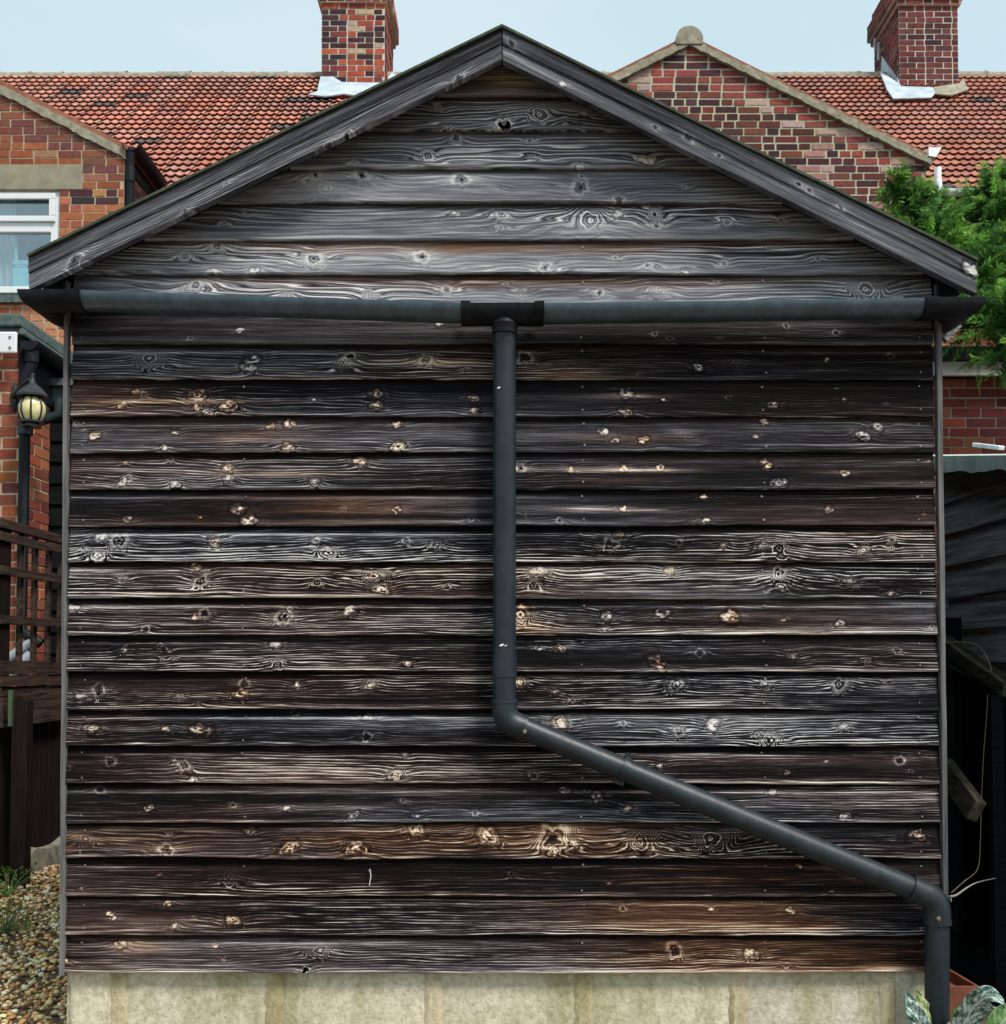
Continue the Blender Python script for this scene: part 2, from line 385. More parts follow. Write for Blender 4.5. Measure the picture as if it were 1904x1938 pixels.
for i in range(17000):
    x = gr.uniform(-2.60, -1.24); y = gr.uniform(2.7, 7.0)
    if gr.random() < (y - 5.2) * .4: continue
    s = gr.uniform(.0045, .0115) * (1.35 if gr.random() < .12 else 1)
    sx, sy, sz = s * gr.uniform(.8, 1.4), s * gr.uniform(.8, 1.4), s * gr.uniform(.45, .8)
    rot = Matrix.Rotation(gr.uniform(0, 6.28), 3, 'Z') @ Matrix.Rotation(gr.uniform(-.5, .5), 3, 'X')
    z = gr.uniform(.002, .02)
    pts = [rot @ Vector((a * sx * gr.uniform(.8, 1.15), b * sy * gr.uniform(.8, 1.15), c * sz)) + Vector((x, y, z)) for a, b, c in ico]
    c = gr.choice(PAL); k = gr.uniform(.75, 1.25); mb.mesh(pts, icf, (min(.9, c[0] * k * 1.5), min(.85, c[1] * k * 1.35), c[2] * k * 1.0))
tag(mb.build('gravel', M['stones'], smooth=True), 'mixed tan and brown pea gravel along the left side of the shed', 'gravel', kind='stuff')

# ================================================================== MAIN TERRACE
YE, YR = 10.2, 13.2
ZE = at(952, 366, YE).z; ZR = at(952, 150, YR).z
SL = Vector((0, YR - YE, ZR - ZE)).normalized(); NR = Vector((0, -SL.z, SL.y)); SLEN = Vector((0, YR - YE, ZR - ZE)).length
def on_roof(px, py, off=.0):
    d = at(px, py, 1.0) - CAM; p0 = Vector((0, YE, ZE)) + NR * off
    t = (p0 - CAM).dot(NR) / d.dot(NR); return CAM + d * t
terr = thing('terraced_house', 'long terraced house with red clay tiled roof and two tall brick chimneys', 'house', (0, 11.5, 0))
mb = MB(); mb.box(-9, 9, YE + .25, YR * 2 - YE - .25, 0, ZE - .02)
def pick_w(g_, u, z, L): return g_.choice(RED)
wm = MB(); wm.box(-9, 9, YE + .26, 2 * YR - YE - .26, 0, ZE - .02, (.2, .1, .07))
brickwork(wm, (0, YE + .25, 0), (1, 0, 0), (0, -1, 0), 2.6, ZE - .02, lambda z: [(-9, 9)], pick_w, (.50, .42, .31), 5)
wm.build('wall', M['brick'], terr)
rb = MB()
rb.hexa([(-9, YE, ZE - .06), (9, YE, ZE - .06), (9, 2 * YR - YE, ZE - .06), (-9, 2 * YR - YE, ZE - .06),
         (-9, YR - .01, ZR - .06), (9, YR - .01, ZR - .06), (9, YR + .01, ZR - .06), (-9, YR + .01, ZR - .06)], (.02, .015, .015))
NROW, PER = 24, .098
gau = SLEN / NROW; tg = random.Random(21); xs = np.arange(-8.0, 8.0, PER / 8)
TP = [(.52, .20, .14), (.58, .23, .15), (.48, .20, .15), (.54, .28, .22), (.46, .25, .20), (.62, .30, .20), (.44, .16, .11), (.55, .19, .11)]
wave = .0085 * np.cos(2 * np.pi * xs / PER) + .003 * np.cos(4 * np.pi * xs / PER)
E0 = Vector((0, YE - .05, ZE))
for i in range(NROW):
    s0, s1 = i * gau - .015, (i + 1) * gau + .03
    js = tg.uniform(-.004, .004)
    cols = {}
    rows = []
    for s, h in ((s0 + .001, .040), (s0, .051), (s0 + gau * .5, .035), (s1, .015)):
        c = E0 + SL * (s + js); rows.append([(x, c.y + NR.y * (h + w), c.z + NR.z * (h + w)) for x, w in zip(xs, wave)])
    n = len(xs); b = len(rb.v)
    for r in rows: rb.v += r
    for j in range(n - 1):
        k = j // 24
        if k not in cols:
            c = tg.choice(TP); c = tuple(.55 * a + .45 * b for a, b in zip(c, (.42, .185, .15))); q = tg.uniform(.80, 1.06)
            frac = i / NROW
            if tg.random() < .035: c = (.10, .085, .085); q = 1
            elif tg.random() < .3 * (frac > .6) + .1: c = (.40, .20, .16)
            cols[k] = tuple(v * q for v in c)
        for a in range(3):
            rb.f.append((b + a * n + j, b + a * n + j + 1, b + (a + 1) * n + j + 1, b + (a + 1) * n + j)); rb.c.append(cols[k]); rb.m.append(0)
        if (j + 1) % 24 == 0 and j + 1 < n:      # dark open joint up the side of a tile
            pa = [Vector(rows[1][j]) + NR * .004, Vector(rows[1][j + 1]) + NR * .004, Vector(rows[3][j + 1]) + NR * .004, Vector(rows[3][j]) + NR * .004]
            pa[0] = pa[0].lerp(pa[1], .25); pa[3] = pa[3].lerp(pa[2], .25)
            rb.face(pa, (.05, .025, .02))
rb.build('roof', M['tile'], terr, smooth=True, auto=35)
mb = MB(); x = -8.0
while x < 8:
    L = .42; r = .115 + rnd.uniform(-.004, .004); jz = rnd.uniform(-.006, .006)
    rings = []
    for xx, k in ((x, 1.0), (x + L - .02, 1.0), (x + L - .018, 1.06), (x + L + .02, 1.06)):
        rings.append([(xx, YR + r * k * math.cos(a), ZR - .03 + jz + r * k * math.sin(a)) for a in [R(-25 + 230 * t / 12) for t in range(13)]])
    mb.sweep(rings, closed=False, caps=False); x += L + .005
mb.build('ridge_tiles', M['mortar'], terr, smooth=True, auto=50)

def chimney(pxl, pxr, pyb, Yf, dep, pal, seed, mort):
    xl, xr = at(pxl, pyb, Yf).x, at(pxr, pyb, Yf).x
    zb = ZE + (Yf - YE) * (ZR - ZE) / (YR - YE) - .5; zt = at(952, 8, Yf).z; w = xr - xl
    c = MB()
    def pk(g_, u, z, L): return pal(g_, u, z)
    def body(x0, x1, y0, y1, z0, z1, sd):
        # round z0 so that courses line up with the stack
        brickwork(c, (x0, y0, 0), (1, 0, 0), (0, -1, 0), z0, z1, lambda z: [(0, x1 - x0)], pk, mort, sd, bond='flemish', joint=.016)
        brickwork(c, (x1, y0, 0), (0, 1, 0), (1, 0, 0), z0, z1, lambda z: [(0, y1 - y0)], pk, mort, sd + 1, bond='flemish')
        brickwork(c, (x0, y1, 0), (0, -1, 0), (-1, 0, 0), z0, z1, lambda z: [(0, y1 - y0)], pk, mort, sd + 2, bond='flemish')
        brickwork(c, (x1, y1, 0), (-1, 0, 0), (0, 1, 0), z0, z1, lambda z: [(0, x1 - x0)], pk, mort, sd + 3)
        c.face([(x0, y0, z1), (x1, y0, z1), (x1, y1, z1), (x0, y1, z1)], mort); c.face([(x0, y0, z0), (x0, y1, z0), (x1, y1, z0), (x1, y0, z0)], mort)
    n = round((zt - zb) / .075); zt = zb + n * .075
    body(xl, xr, Yf, Yf + dep, zb, zt, seed)
    o = c.build('chimney_stack', M['chimbrick'], terr)
    c = MB()
    body(xl - .035, xr + .035, Yf - .035, Yf + dep + .035, zt, zt + .075, seed + 10)
    body(xl - .07, xr + .07, Yf - .07, Yf + dep + .07, zt + .075, zt + .30, seed + 20)
    body(xl - .02, xr + .02, Yf - .02, Yf + dep + .02, zt + .30, zt + .45, seed + 30)
    c.build('chimney_cap', M['chimbrick'], o)
    c = MB()
    for k in range(2):
        c.lathe((xl + w * (.3 + .4 * k), Yf + dep * .5, zt + .45), [(.15, 0), (.13, .06), (.12, .35), (.14, .40), (.11, .42), (.10, .1)], 20)
        c.build('chimney_pot', M['terracotta'], o, smooth=True, auto=40) if k else None
    return o, xl, xr, zb, zt
def pal_l(g_, u, z):
    r = g_.random()
    if r < .30 + .35 * (u < .12 or u > .95): return g_.choice(SOOT)
    if r < .04 + .3: return (.42, .34, .24)
    return g_.choice([(.36, .085, .05), (.42, .10, .055), (.28, .06, .05), (.22, .055, .05), (.33, .075, .05)])
def pal_r(g_, u, z): return g_.choice(PURP + [(.17, .05, .05)] * 3)
Y1 = 12.85
cl, clx0, clx1, clzb, _ = chimney(609, 728, 160, Y1, .95, pal_l, 40, (.58, .54, .44))
Y2 = 12.75
cr, crx0, crx1, crzb, crzt = chimney(1703, 1814, 165, Y2, .85, pal_r, 60, (.62, .56, .48))
def flash(pts, mat, parent, name='flashing', off=.105, th=.02):
    P = [on_roof(x, y, off) for x, y in pts]; f = MB(); f.prism(P, NR * th); return bevel(f.build(name, mat, parent), .006)
flash([(583, 181), (600, 176), (606, 150), (612, 137), (648, 158), (728, 160), (742, 137), (756, 150), (762, 172), (742, 184), (700, 187), (650, 180), (615, 185)], M['lead'], cl)
flash([(1664, 136), (1700, 160), (1706, 166), (1765, 168), (1770, 178), (1762, 187), (1690, 189), (1678, 172)], M['lead'], cr)
flash([(1765, 168), (1815, 160), (1822, 150), (1832, 172), (1800, 183), (1768, 180)], M['mortar'], cr, 'mortar_fillet')
f = MB(); P = []
Yb = Y2 + .75
zr = lambda y: ZE + (y - YE) * (ZR - ZE) / (YR - YE)
for k in range(7):
    y = Y2 + .01 + k * .08
    P += [Vector((crx0 - .02, y, zr(y) + .10)), Vector((crx0 - .02, y, zr(y) + .28 - (.12 if k == 0 else 0)))]
steps = [Vector((crx0 - .022, Y2 - .02, zr(Y2) - .05))]
for k in range(8):
    y = Y2 - .02 + k * .075; steps += [Vector((crx0 - .022, y, zr(y) + .13 + .02 * k)), Vector((crx0 - .022, y + .05, zr(y) + .25 + .012 * k))]
steps.append(Vector((crx0 - .022, Y2 + .6, zr(Y2) + .2)))
f.prism(steps, (.012, 0, 0)); f.build('step_flashing', M['lead'], cr)
# little aerial bracket on the right-hand stack
f = MB(); p = Vector((crx0 - .03, Y2 + .55, at(1652, 95, Y2 + .55).z))
f.tube([p + Vector((.03, 0, 0)), p + Vector((-.08, 0, 0)), p + Vector((-.08, 0, .16))], .014, 8); f.tube([p + Vector((-.03, 0, -.14)), p + Vector((-.03, 0, .1))], .02, 8)
f.build('bracket', M['pvcgrey'], cr)
# white eaves gutter and pipe at right
def half_round(path, r, t=.004, n=14, up=Vector((0, 0, 1)), a_ext=0):
    path = [Vector(p) for p in path]; rings = []
    for i, p in enumerate(path):
        if i == 0: d = path[1] - path[0]
        elif i == len(path) - 1: d = path[i] - path[i - 1]
        else: d = (path[i] - path[i - 1]).normalized() + (path[i + 1] - path[i]).normalized()
        d.normalize(); sd = d.cross(up).normalized(); k = 1.0
        if 0 < i < len(path) - 1: k = 1 / max(.5, (path[i] - path[i - 1]).normalized().dot(d))
        ring = [p + sd * (k * r * math.cos(a)) - up * (r * math.sin(a)) for a in [math.pi * j / n for j in range(n + 1)]]
        ring += [p + sd * (k * (r - t) * math.cos(a)) - up * ((r - t) * math.sin(a)) for a in [math.pi * j / n for j in range(n, -1, -1)]]
        rings.append(ring)
    return rings
mb = MB(); gz = at(1800, 362, YE - .08).z
mb.sweep(half_round([(at(1769, 365, YE).x, YE - .09, gz), (9, YE - .09, gz)], .06))
mb.build('gutter', M['pvcwhite'], terr, smooth=True, auto=40)
mb = MB(); mb.tube([at(1775, 318, YE - .2), at(1775, 376, YE - .2)], .034, 14)
mb.tube([at(1775, 345, YE - .2), at(1775, 376, YE - .2)], .041, 14); mb.build('downpipe', M['pvcwhite'], terr, smooth=True, auto=40)

# ================================================================== RIGHT REAR WING
YW = 9.4
def wing(name, label, xa, xl, xr, zap, zeave_r, pick, mort, seed, bond, verge_px, windows=()):
    t = thing(name, label, 'house wing', ((xl + xr) / 2, YW, 0))
    sl = (zap - zeave_r) / (xr - xa); zel = zap - (xa - xl) * sl
    def rng(z):
        if z > zap - .05: return []
        k = max(0, (zap - z) / sl - .02) if z > min(zeave_r, zel) else 99
        a, b = max(xl, xa - k), min(xr, xa + k)
        out = [(a, b)]
        for (u0, u1, w0, w1) in windows:
            if w0 < z < w1:
                nw = []
                for p, q in out:
                    if u0 > p and u1 < q: nw += [(p, u0), (u1, q)]
                    elif u1 > p and u0 <= p: nw += [(u1, q)]
                    else: nw.append((p, q))
                out = nw
        return out
    w = MB(); brickwork(w, (0, YW, 0), (1, 0, 0), (0, -1, 0), 1.5, 1.5 + round((zap - 1.5) / .075) * .075, rng, pick, mort, seed, bond=bond, joint=.013 if xa < 0 else .018, course=.075 if xa < 0 else .0714, bl=.215 if xa < 0 else .20)
    for sgn, X in ((1, xr), (-1, xl)):
        zt = zeave_r if sgn > 0 else zel
        brickwork(w, (X, YW if sgn > 0 else YE + 1, 0), (0, sgn, 0), (sgn, 0, 0), 2.0, 2.0 + int((zt - 2) / .075) * .075, lambda z: [(0, YE + 1 - YW)], pick, mort, seed + 3, bond=bond)
    for z0, z1 in ((0, 1.5),): w.box(xl, xr, YW + .002, YE + .2, z0, z1, mort)
    w.build('wall', M['brick'], t)
    r = MB()
    for s in (1, -1):
        xe, ze = (xr + .06, zap - sl * (xr + .06 - xa)) if s > 0 else (xl - .06, zap - sl * (xa - xl + .06))
        p = [Vector((xa, YW - .01, zap + .02)), Vector((xe, YW - .01, ze + .02)), Vector((xe, YR - .5, ze + .02)), Vector((xa, YR - .5, zap + .02))]
        if s < 0: p.reverse()
        r.prism(p, (0, 0, .07), (.30, .12, .08))
    r.build('roof', M['tile'], t)
    return t, sl, zel

def pick_r(g_, u, z, L):
    if z > ZR_top(u) - .32 and g_.random() < .7: return g_.choice([(.30, .075, .06), (.27, .065, .055), (.46, .30, .26)])
    if abs(u - 3.0) < .13 and g_.random() < .5: return g_.choice([(.40, .19, .17), (.46, .28, .25)])
    if u > 2.9 and z < 5.6 and g_.random() < .35: return g_.choice([(.34, .12, .11), (.40, .17, .15), (.48, .33, .30)])
    return g_.choice(PURP)
apex = at(1303, 84, YW); xr_ = at(1751, 300, YW).x; zer = at(1751, 306, YW).z
ZR_top = lambda u: apex.z - abs(u - apex.x) * (apex.z - zer) / (xr_ - apex.x)
wr, slr, _ = wing('brick_wing', 'dark purple red brick gable wing with sandy mortared verge, behind the right bargeboard', apex.x, apex.x - (xr_ - apex.x), xr_, apex.z, zer,
                  pick_r, (.52, .46, .34), 70, 'mixed', None)
vg = random.Random(5)
for s in (1, -1):
    v = MB(); N = 64; Lx = xr_ - apex.x + (.04 if s > 0 else .2); front = []; up = []
    for i in range(N + 1):
        x = apex.x + s * (Lx * i / N); z = apex.z - abs(x - apex.x) * slr
        front.append((x, z - .035 + vg.uniform(-.006, .006), z + .035 + (i % 4 == 0) * .012 + vg.uniform(-.006, .008)))
    rings = [[(x, YW - .05, a), (x, YW - .05, b), (x, YW + .12, b + .03), (x, YW + .12, a)] for x, a, b in front]
    v.sweep(rings); v.build('verge', M['mortar'], wr)
v = MB()
v.sweep([[(apex.x + r_ * math.cos(a), y, apex.z + .015 + r_ * math.sin(a)) for a in [R(-20 + 220 * t / 14) for t in range(15)]] for y, r_ in ((YW - .06, .13), (YW + .4, .125), (YW + .42, .13), (YW + 1.2, .125))], closed=False, caps=False)
v.mesh([(apex.x + .13 * math.cos(R(-20 + 220 * t / 14)), YW - .06, apex.z + .015 + .13 * math.sin(R(-20 + 220 * t / 14))) for t in range(15)], [tuple(range(15))[::-1]])
v.build('ridge_tile', M['mortar'], wr, smooth=True, auto=40)
v = MB(); p = at(1753, 291, YW); v.hexa([(p.x, YW - .06, p.z - .05), (p.x + .07, YW - .06, p.z - .06), (p.x + .10, YW + .9, p.z - .06), (p.x, YW + .9, p.z - .05), (p.x, YW - .06, p.z + .03), (p.x + .12, YW - .06, p.z + .03), (p.x + .14, YW + .9, p.z + .03), (p.x, YW + .9, p.z + .03)])
v.build('gutter', M['pvcwhite'], wr)

# ================================================================== LEFT REAR WING
cor = at(236, 284, YW); xc = cor.x; zc = at(236, 290, YW).z
SLL = .52; xal = -6.6; zal = zc + (xc - xal) * SLL
wx0, wx1, wz0, wz1 = at(-60, 360, YW).x, at(113, 360, YW).x, at(0, 562, YW).z, at(0, 360, YW).z
lz1 = at(0, 312, YW).z; lx1 = at(157, 312, YW).x
def pick_l(g_, u, z, L):
    if u > xc - .42 and z < zc - .25 and g_.random() < .75 - (xc - u) * .9: return g_.choice(SOOT + [(.12, .045, .04)])
    if z > zal - (u - xal) * SLL - .35: return g_.choice([(.20, .075, .055), (.25, .085, .055), (.17, .07, .06)])
    if z < 4.6: return g_.choice(ORG + [(.46, .20, .10), (.44, .24, .13)])
    return g_.choice(RED + ORG)
wlft, sll, _ = wing('brick_wing', 'orange red brick gable wing with white framed window at the left edge', xal, xal - (xc - xal), xc, zal, zc,
                    pick_l, (.50, .40, .28), 90, 'mixed', None, windows=[(wx0, wx1, wz0, wz1), (wx0 - .1, lx1, wz1, lz1)])
v = MB(); rings = []
for i in range(91):
    x = xal + (xc - xal + .02) * i / 90; z = zal - (x - xal) * SLL
    a, b = z - .045 - vg.random() * .012 - .004 * math.sin(i * .5), z + .035 + vg.uniform(-.005, .01)
    rings.append([(x, YW - .03, a), (x, YW - .03, b), (x, YW + .1, b + .02), (x, YW + .1, a)])
v.sweep(rings); v.build('verge', M['mortar'], wlft)
v = MB(); v.box(wx0 - .1, lx1, YW - .012, YW + .1, wz1, lz1); bevel(v.build('lintel', M['stone'], wlft), .008)
# window
win = MB(); yf = YW + .02
fx1 = wx1; t = .075
zm0, zm1 = at(0, 418, YW).z, at(0, 440, YW).z
zb0 = at(0, 540, YW).z; zs = at(0, 555, YW).z
win.box(wx0, fx1 - .09, yf, yf + .07, wz1 - .06, wz1); win.box(fx1 - .09, fx1, yf, yf + .07, wz0, wz1)
win.box(wx0, fx1 - .09, yf, yf + .07, zm0 - .10, zm0); win.box(wx0, fx1 - .09, yf, yf + .07, wz0, zs + .012)
wob = win.build('window', M['upvc'], wlft); bevel(wob, .008)
s_ = MB()   # opening fanlight sash, proud of the frame
s_.box(wx0, fx1 - .04, yf - .025, yf - .002, zm0 - .005, zm0 + .05); s_.box(wx0, fx1 - .04, yf - .025, yf - .002, wz1 - .085, wz1 - .03)
s_.box(fx1 - .10, fx1 - .04, yf - .025, yf - .002, zm0 + .05, wz1 - .085); bevel(s_.build('sash', M['upvc'], wob), .006)
p_ = MB(); p_.box(wx0, fx1 - .095, yf + .03, yf + .036, zm0 + .004, wz1 - .062); p_.build('pane', M['pane'], wob)
p_ = MB(); p_.box(wx0, fx1 - .095, yf + .031, yf + .037, zs + .014, zm0 - .103); p_.build('pane', M['pane'], wob)
cu = MB(); rings = []
cz0, cz1 = zs + .02, wz1
xa_, xb_, xt_ = at(-40, 500, YW).x, at(22, 500, YW).x, at(14, 370, YW).x
for k in range(2):
    rings.append([])
for i in range(25):
    u = i / 24
    x0 = xa_ + (xb_ - xa_) * u; x1 = xa_ + (xt_ - xa_) * u; w = .02 * math.sin(u * 30)
    rings[0].append((x0, yf + .16 + w, cz0)); rings[1].append((x1, yf + .16 + w, cz1))
cu.sweep(rings, closed=False, caps=False); cu.build('curtain', M['curtain'], wob, smooth=True)
rm = MB(); rm.box(wx0 - .6, fx1 + .35, yf + .45, yf + 1.3, wz0 - .2, wz1 + .1); rm.build('room', M['room'], wob)
sl_ = MB(); sl_.box(wx0, fx1 - .02, YW - .06, YW + .015, zs - .02, zs + .045); bevel(sl_.build('sill', M['upvc'], wob), .008)
sd = MB(); sd.box(wx0, fx1 + .02, YW - .05, YW + .02, at(0, 575, YW).z, zs - .022); sd.build('sill_underside', M['felt'], wob)
# aqua box on the sill inside
ab = thing('box', 'pale aqua plastic box with thin stick, standing at the foot of the window pane', 'box', at(41, 555, yf + .1))
b0, b1 = at(26, 556, yf + .1), at(57, 495, yf + .1)
v = MB(); zz = b0.z; hh = b1.z - zz
for f0, f1, ins in ((0, .76, 0), (.76, .84, .02), (.84, 1, 0)):
    v.box(b0.x + ins, b1.x - ins, yf + .06, yf + .14, zz + hh * f0, zz + hh * f1)
bevel(v.build('body', M['aqua'], ab), .01)
v = MB(); q = at(31, 462, yf + .1); v.tube([(q.x, q.y, b1.z - .01), (q.x, q.y, q.z)], .018, 10); v.build('stick', M['aqua'], ab, smooth=True, auto=40)
# gutter and pipe on the wing corner
v = MB(); gy = at(236, 274, YW).z; gx = xc + .075
v.sweep(half_round([(gx, YW - .06, gy), (gx, YE + .6, gy)], .085)); v.build('gutter', M['pvcdark'], wlft, smooth=True, auto=40)
v = MB(); v.box(xc + .0, xc + .02, YW + .05, YE + .2, gy - .2, gy - .03); v.build('fascia', M['blackfascia'], wlft)
v = MB(); v.tube([(gx, YW - .02, gy - .05), (gx - .01, YW - .02, gy - .16), (gx - .02, YW + .0, gy - .24), (gx - .02, YW + .0, 2.5)], .036, 14)
v.tube([(gx - .02, YW, gy - .22), (gx - .02, YW, gy - .36)], .043, 14); v.tube([(gx - .02, YW, gy - 1.02), (gx - .02, YW, gy - 1.06)], .045, 14)
v.build('downpipe', M['pvcdark'], wlft, smooth=True, auto=40)

# ================================================================== LEFT LEAN-TO
YP = 6.6
pr = thing('brick_porch', 'red brick flat roofed porch with black gutter, left of the shed', 'porch', (-3.6, YP, 0))
px_ = at(38, 700, YP).x
Yp2 = abs(px_) * FPX / (CX - 87)
def pick_p(g_, u, z, L): return g_.choice(RED + [(.20, .055, .042), (.24, .065, .045), (.16, .05, .045)])
v = MB()
brickwork(v, (0, YP, 0), (1, 0, 0), (0, -1, 0), 0, round(at(0, 664, YP).z / .075) * .075, lambda z: [(-4.6, px_)], pick_p, (.60, .46, .32), 101, bond='flemish')
brickwork(v, (px_, YP, 0), (0, 1, 0), (1, 0, 0), 0, round(at(0, 664, YP).z / .075) * .075, lambda z: [(0, Yp2 - YP)], pick_p, (.60, .46, .32), 102, bond='stretcher')
v.box(-4.6, px_ - .02, YP + .02, 9.3, 0, 3.1, (.1, .05, .04)); v.build('wall', M['brick'], pr)
zt0, zt1 = at(0, 626, YP).z, at(0, 602, YP).z
v = MB(); v.box(-4.6, at(37, 600, YP - .1).x, YP - .1, 9.3, zt0, zt1); v.box(-4.6, px_ + .05, YP - .07, 9.3, zt0 - .05, zt0 - .002); bevel(v.build('roof', M['felt'], pr), .012)
v = MB(); p0, p1 = at(0, 668, YP - .13), at(31, 627, YP - .13); v.box(-4.6, p1.x, YP - .13, YP - .105, p0.z, p1.z); bo = bevel(v.build('fascia', M['upvc'], pr), .01)
for yy in (638, 658):
    s_ = MB(); q = at(19, yy, YP - .13); s_.tube([q, q + Vector((0, -.006, 0))], .008, 8); s_.build('screw', M['screw'], bo)
v = MB(); v.box(px_, px_ + .03, YP - .02, 9.3, zt0 - .40, zt0 - .06); v.build('side_fascia', M['blackfascia'], pr)
gx = at(48, 640, YP - .1).x + .02; gz_ = at(48, 645, YP - .1).z
v = MB(); v.sweep(half_round([(gx, YP - .1, gz_), (gx, 9.2, gz_)], .062)); 
v.mesh([(gx + .062 * math.cos(math.pi * j / 14), YP - .101, gz_ - .062 * math.sin(math.pi * j / 14)) for j in range(15)], [tuple(range(15))]); v.build('gutter', M['pvcdark'], pr, smooth=True, auto=40)
v = MB(); dx = at(44, 900, YP - .06).x; yp = YP - .05
v.tube([(gx, yp, gz_ - .05), (gx, yp, gz_ - .14), (dx, yp, gz_ - .22), (dx, yp, at(0, 1195, yp).z), (dx + .12, yp + .02, at(0, 1195, yp).z - .08)], .036, 16)
v.tube([(gx, yp, gz_ - .05), (gx, yp, gz_ - .13)], .044, 16); v.tube([(dx, yp, gz_ - .36), (dx, yp, gz_ - .52)], .043, 16)
v.build('downpipe', M['pvcdark'], pr, smooth=True, auto=40)
v = MB(); a, b, c_ = at(48, 806, yp), at(112, 785, yp + .05), at(113, 757, yp + .05)
v.tube([a, b, c_], .036, 14); v.tube([a + Vector((0, 0, -.06)), a + Vector((0, 0, .05))], .047, 14); v.build('waste_pipe', M['pvc'], pr, smooth=True, auto=40)
v = MB(); q1, q2 = at(4, 1256, yp), at(14, 1298, yp)
v.tube([Vector((q1.x - .03, yp, 0)), Vector((q1.x - .03, yp, q1.z - .05)), q1, at(62, 1215, yp)], .035, 12); v.tube([Vector((q2.x - .02, yp - .09, 0)), Vector((q2.x - .02, yp - .09, q2.z - .05)), q2 + Vector((0, -.09, 0)), at(66, 1238, yp) + Vector((0, -.05, 0))], .035, 12); v.build('drain_pipe', M['pvcgrey'], pr, smooth=True, auto=40)

# black boarded outhouse behind the porch
oh = thing('outhouse', 'black boarded outhouse in the gap between brick porch and shed', 'outhouse', (-2.6, Yp2 + .5, 0))
v = MB(); yo = Yp2 + .004; xa, xb = px_ - .015, -1.75; zo = at(0, 735, yo).z
k = 0; z = 0.0
while z < zo - .01:
    v.hexa([(xa, yo, z), (xb, yo, z), (xb, yo + .03, z), (xa, yo + .03, z), (xa, yo + .018, z + .155), (xb, yo + .018, z + .155), (xb, yo + .03, z + .155), (xa, yo + .03, z + .155)]); z += .15
v.box(xa, xb, yo + .031, yo + 1.8, 0, zo); v.build('wall', M['blackboard'], oh)
v = MB(); v.box(xa, xb + .05, yo - .08, yo + 1.8, zo + .002, zo + .05); v.box(xa, xb, yo - .03, yo - .002, zo - .10, zo); v.build('roof', M['felt'], oh)

# wall lantern
yl = YP - .22; lc = at(61, 776, yl)
ln = thing('wall_lantern', 'black metal wall lantern with cream glass globe on the porch wall', 'lantern', (lc.x, lc.y, lc.z))
def S(px): return px / FPX * yl
v = MB(); bp = at(28, 752, YP - .012); v.lathe((0, 0, 0), [(0, .022), (S(9), .022), (S(14), .012), (S(15), 0)], 24)
for i, q in enumerate(v.v): v.v[i] = (bp.x + q[0] * .55, YP - .01 - q[2], bp.z + q[1] * 1.9)
v.build('back_plate', M['iron'], ln, smooth=True, auto=40)
v = MB(); top = at(63, 712, yl)
v.tube([(bp.x, YP - .03, bp.z), at(35, 740, YP - .09), at(45, 725, YP - .15), at(56, 719, yl + .03), at(63, 722, yl)], [.02, .016, .012, .012, .014], 12); v.build('arm', M['iron'], ln, smooth=True)
v = MB(); v.lathe((lc.x, yl, 0), [(0, at(0, 705, yl).z), (S(4), at(0, 708, yl).z), (S(4), at(0, 716, yl).z), (S(7), at(0, 727, yl).z), (S(17), at(0, 735, yl).z), (S(29), at(0, 748, yl).z), (S(29), at(0, 752, yl).z), (S(18), at(0, 752, yl).z)], 8); v.build('cap', M['iron'], ln)
zc_ = lc.z; hs = S(23)
v = MB(); v.lathe((lc.x, yl, zc_), [(S(15), hs), (S(20), hs * .75), (S(24), hs * .3), (S(24), -hs * .2), (S(20), -hs * .7), (S(15), -hs)], 32); v.build('glass_globe', M['shade'], ln, smooth=True)
v = MB()
for k in range(8):
    a = k * math.pi / 4 + .35
    v.tube([(lc.x + r_ * math.cos(a), yl + r_ * math.sin(a), zc_ + h_) for r_, h_ in ((S(15.6), hs), (S(21), hs * .75), (S(25), hs * .3), (S(25), -hs * .2), (S(21), -hs * .7), (S(15.6), -hs))], .006, 6)
v.build('cage', M['iron'], ln, smooth=True)
v = MB(); v.lathe((lc.x, yl, zc_), [(S(8), -hs * .9), (S(21), -hs * .95), (S(21), -hs * 1.1), (S(12), -hs * 1.12), (S(12), -hs * 1.32), (S(17), -hs * 1.36), (S(17), -hs * 1.45), (0, -hs * 1.5)], 20); v.build('base', M['iron'], ln, smooth=True, auto=30)

# ================================================================== LEFT FENCE
XF = -2.58
Yx = lambda px: XF * FPX / (px - CX)
zf = lambda px, py: at(px, py, Yx(px)).z
fn = thing('trellis_fence', 'dark brown timber fence with square trellis top beside the gravel path', 'fence', (XF, 5.4, 0))
ya, yb = Yx(-10), 7.6
v = MB(); z0 = zf(40, 995) - .045
v.box(XF - .02, XF + .03, ya, yb, z0, z0 + .045)
zr_ = [zf(40, 1018), zf(40, 1079), zf(40, 1168)]
for i, z in enumerate(zr_): 
    v.box(XF + .003, XF + .028, ya, Yx(78) - .004, z - .045, z); v.box(XF + .006, XF + .031, Yx(79) + .006, yb, z - .045 + .008, z + .008)
for px in (-8, 40, 67, 93, 116):
    y = Yx(px); v.box(XF - .022, XF + .001, y - .016, y + .016, 1.117, z0 - .002)
y = Yx(116) + .17
while y < yb: v.box(XF - .022, XF + .001, y - .016, y + .016, 1.117, z0 - .002); y += .17
v.build('trellis_panel', M['darkwoodh'], fn)
v = MB()
for k, (za, zb, xo) in enumerate(((1.079, 1.15, .03), (1.019, 1.073, .045), (.970, 1.013, .035))):
    v.box(XF - .03, XF + xo, ya, Yx(77), za, zb); v.box(XF - .03, XF + xo + .006, Yx(79) + .01, yb, za - .006, zb - .012)
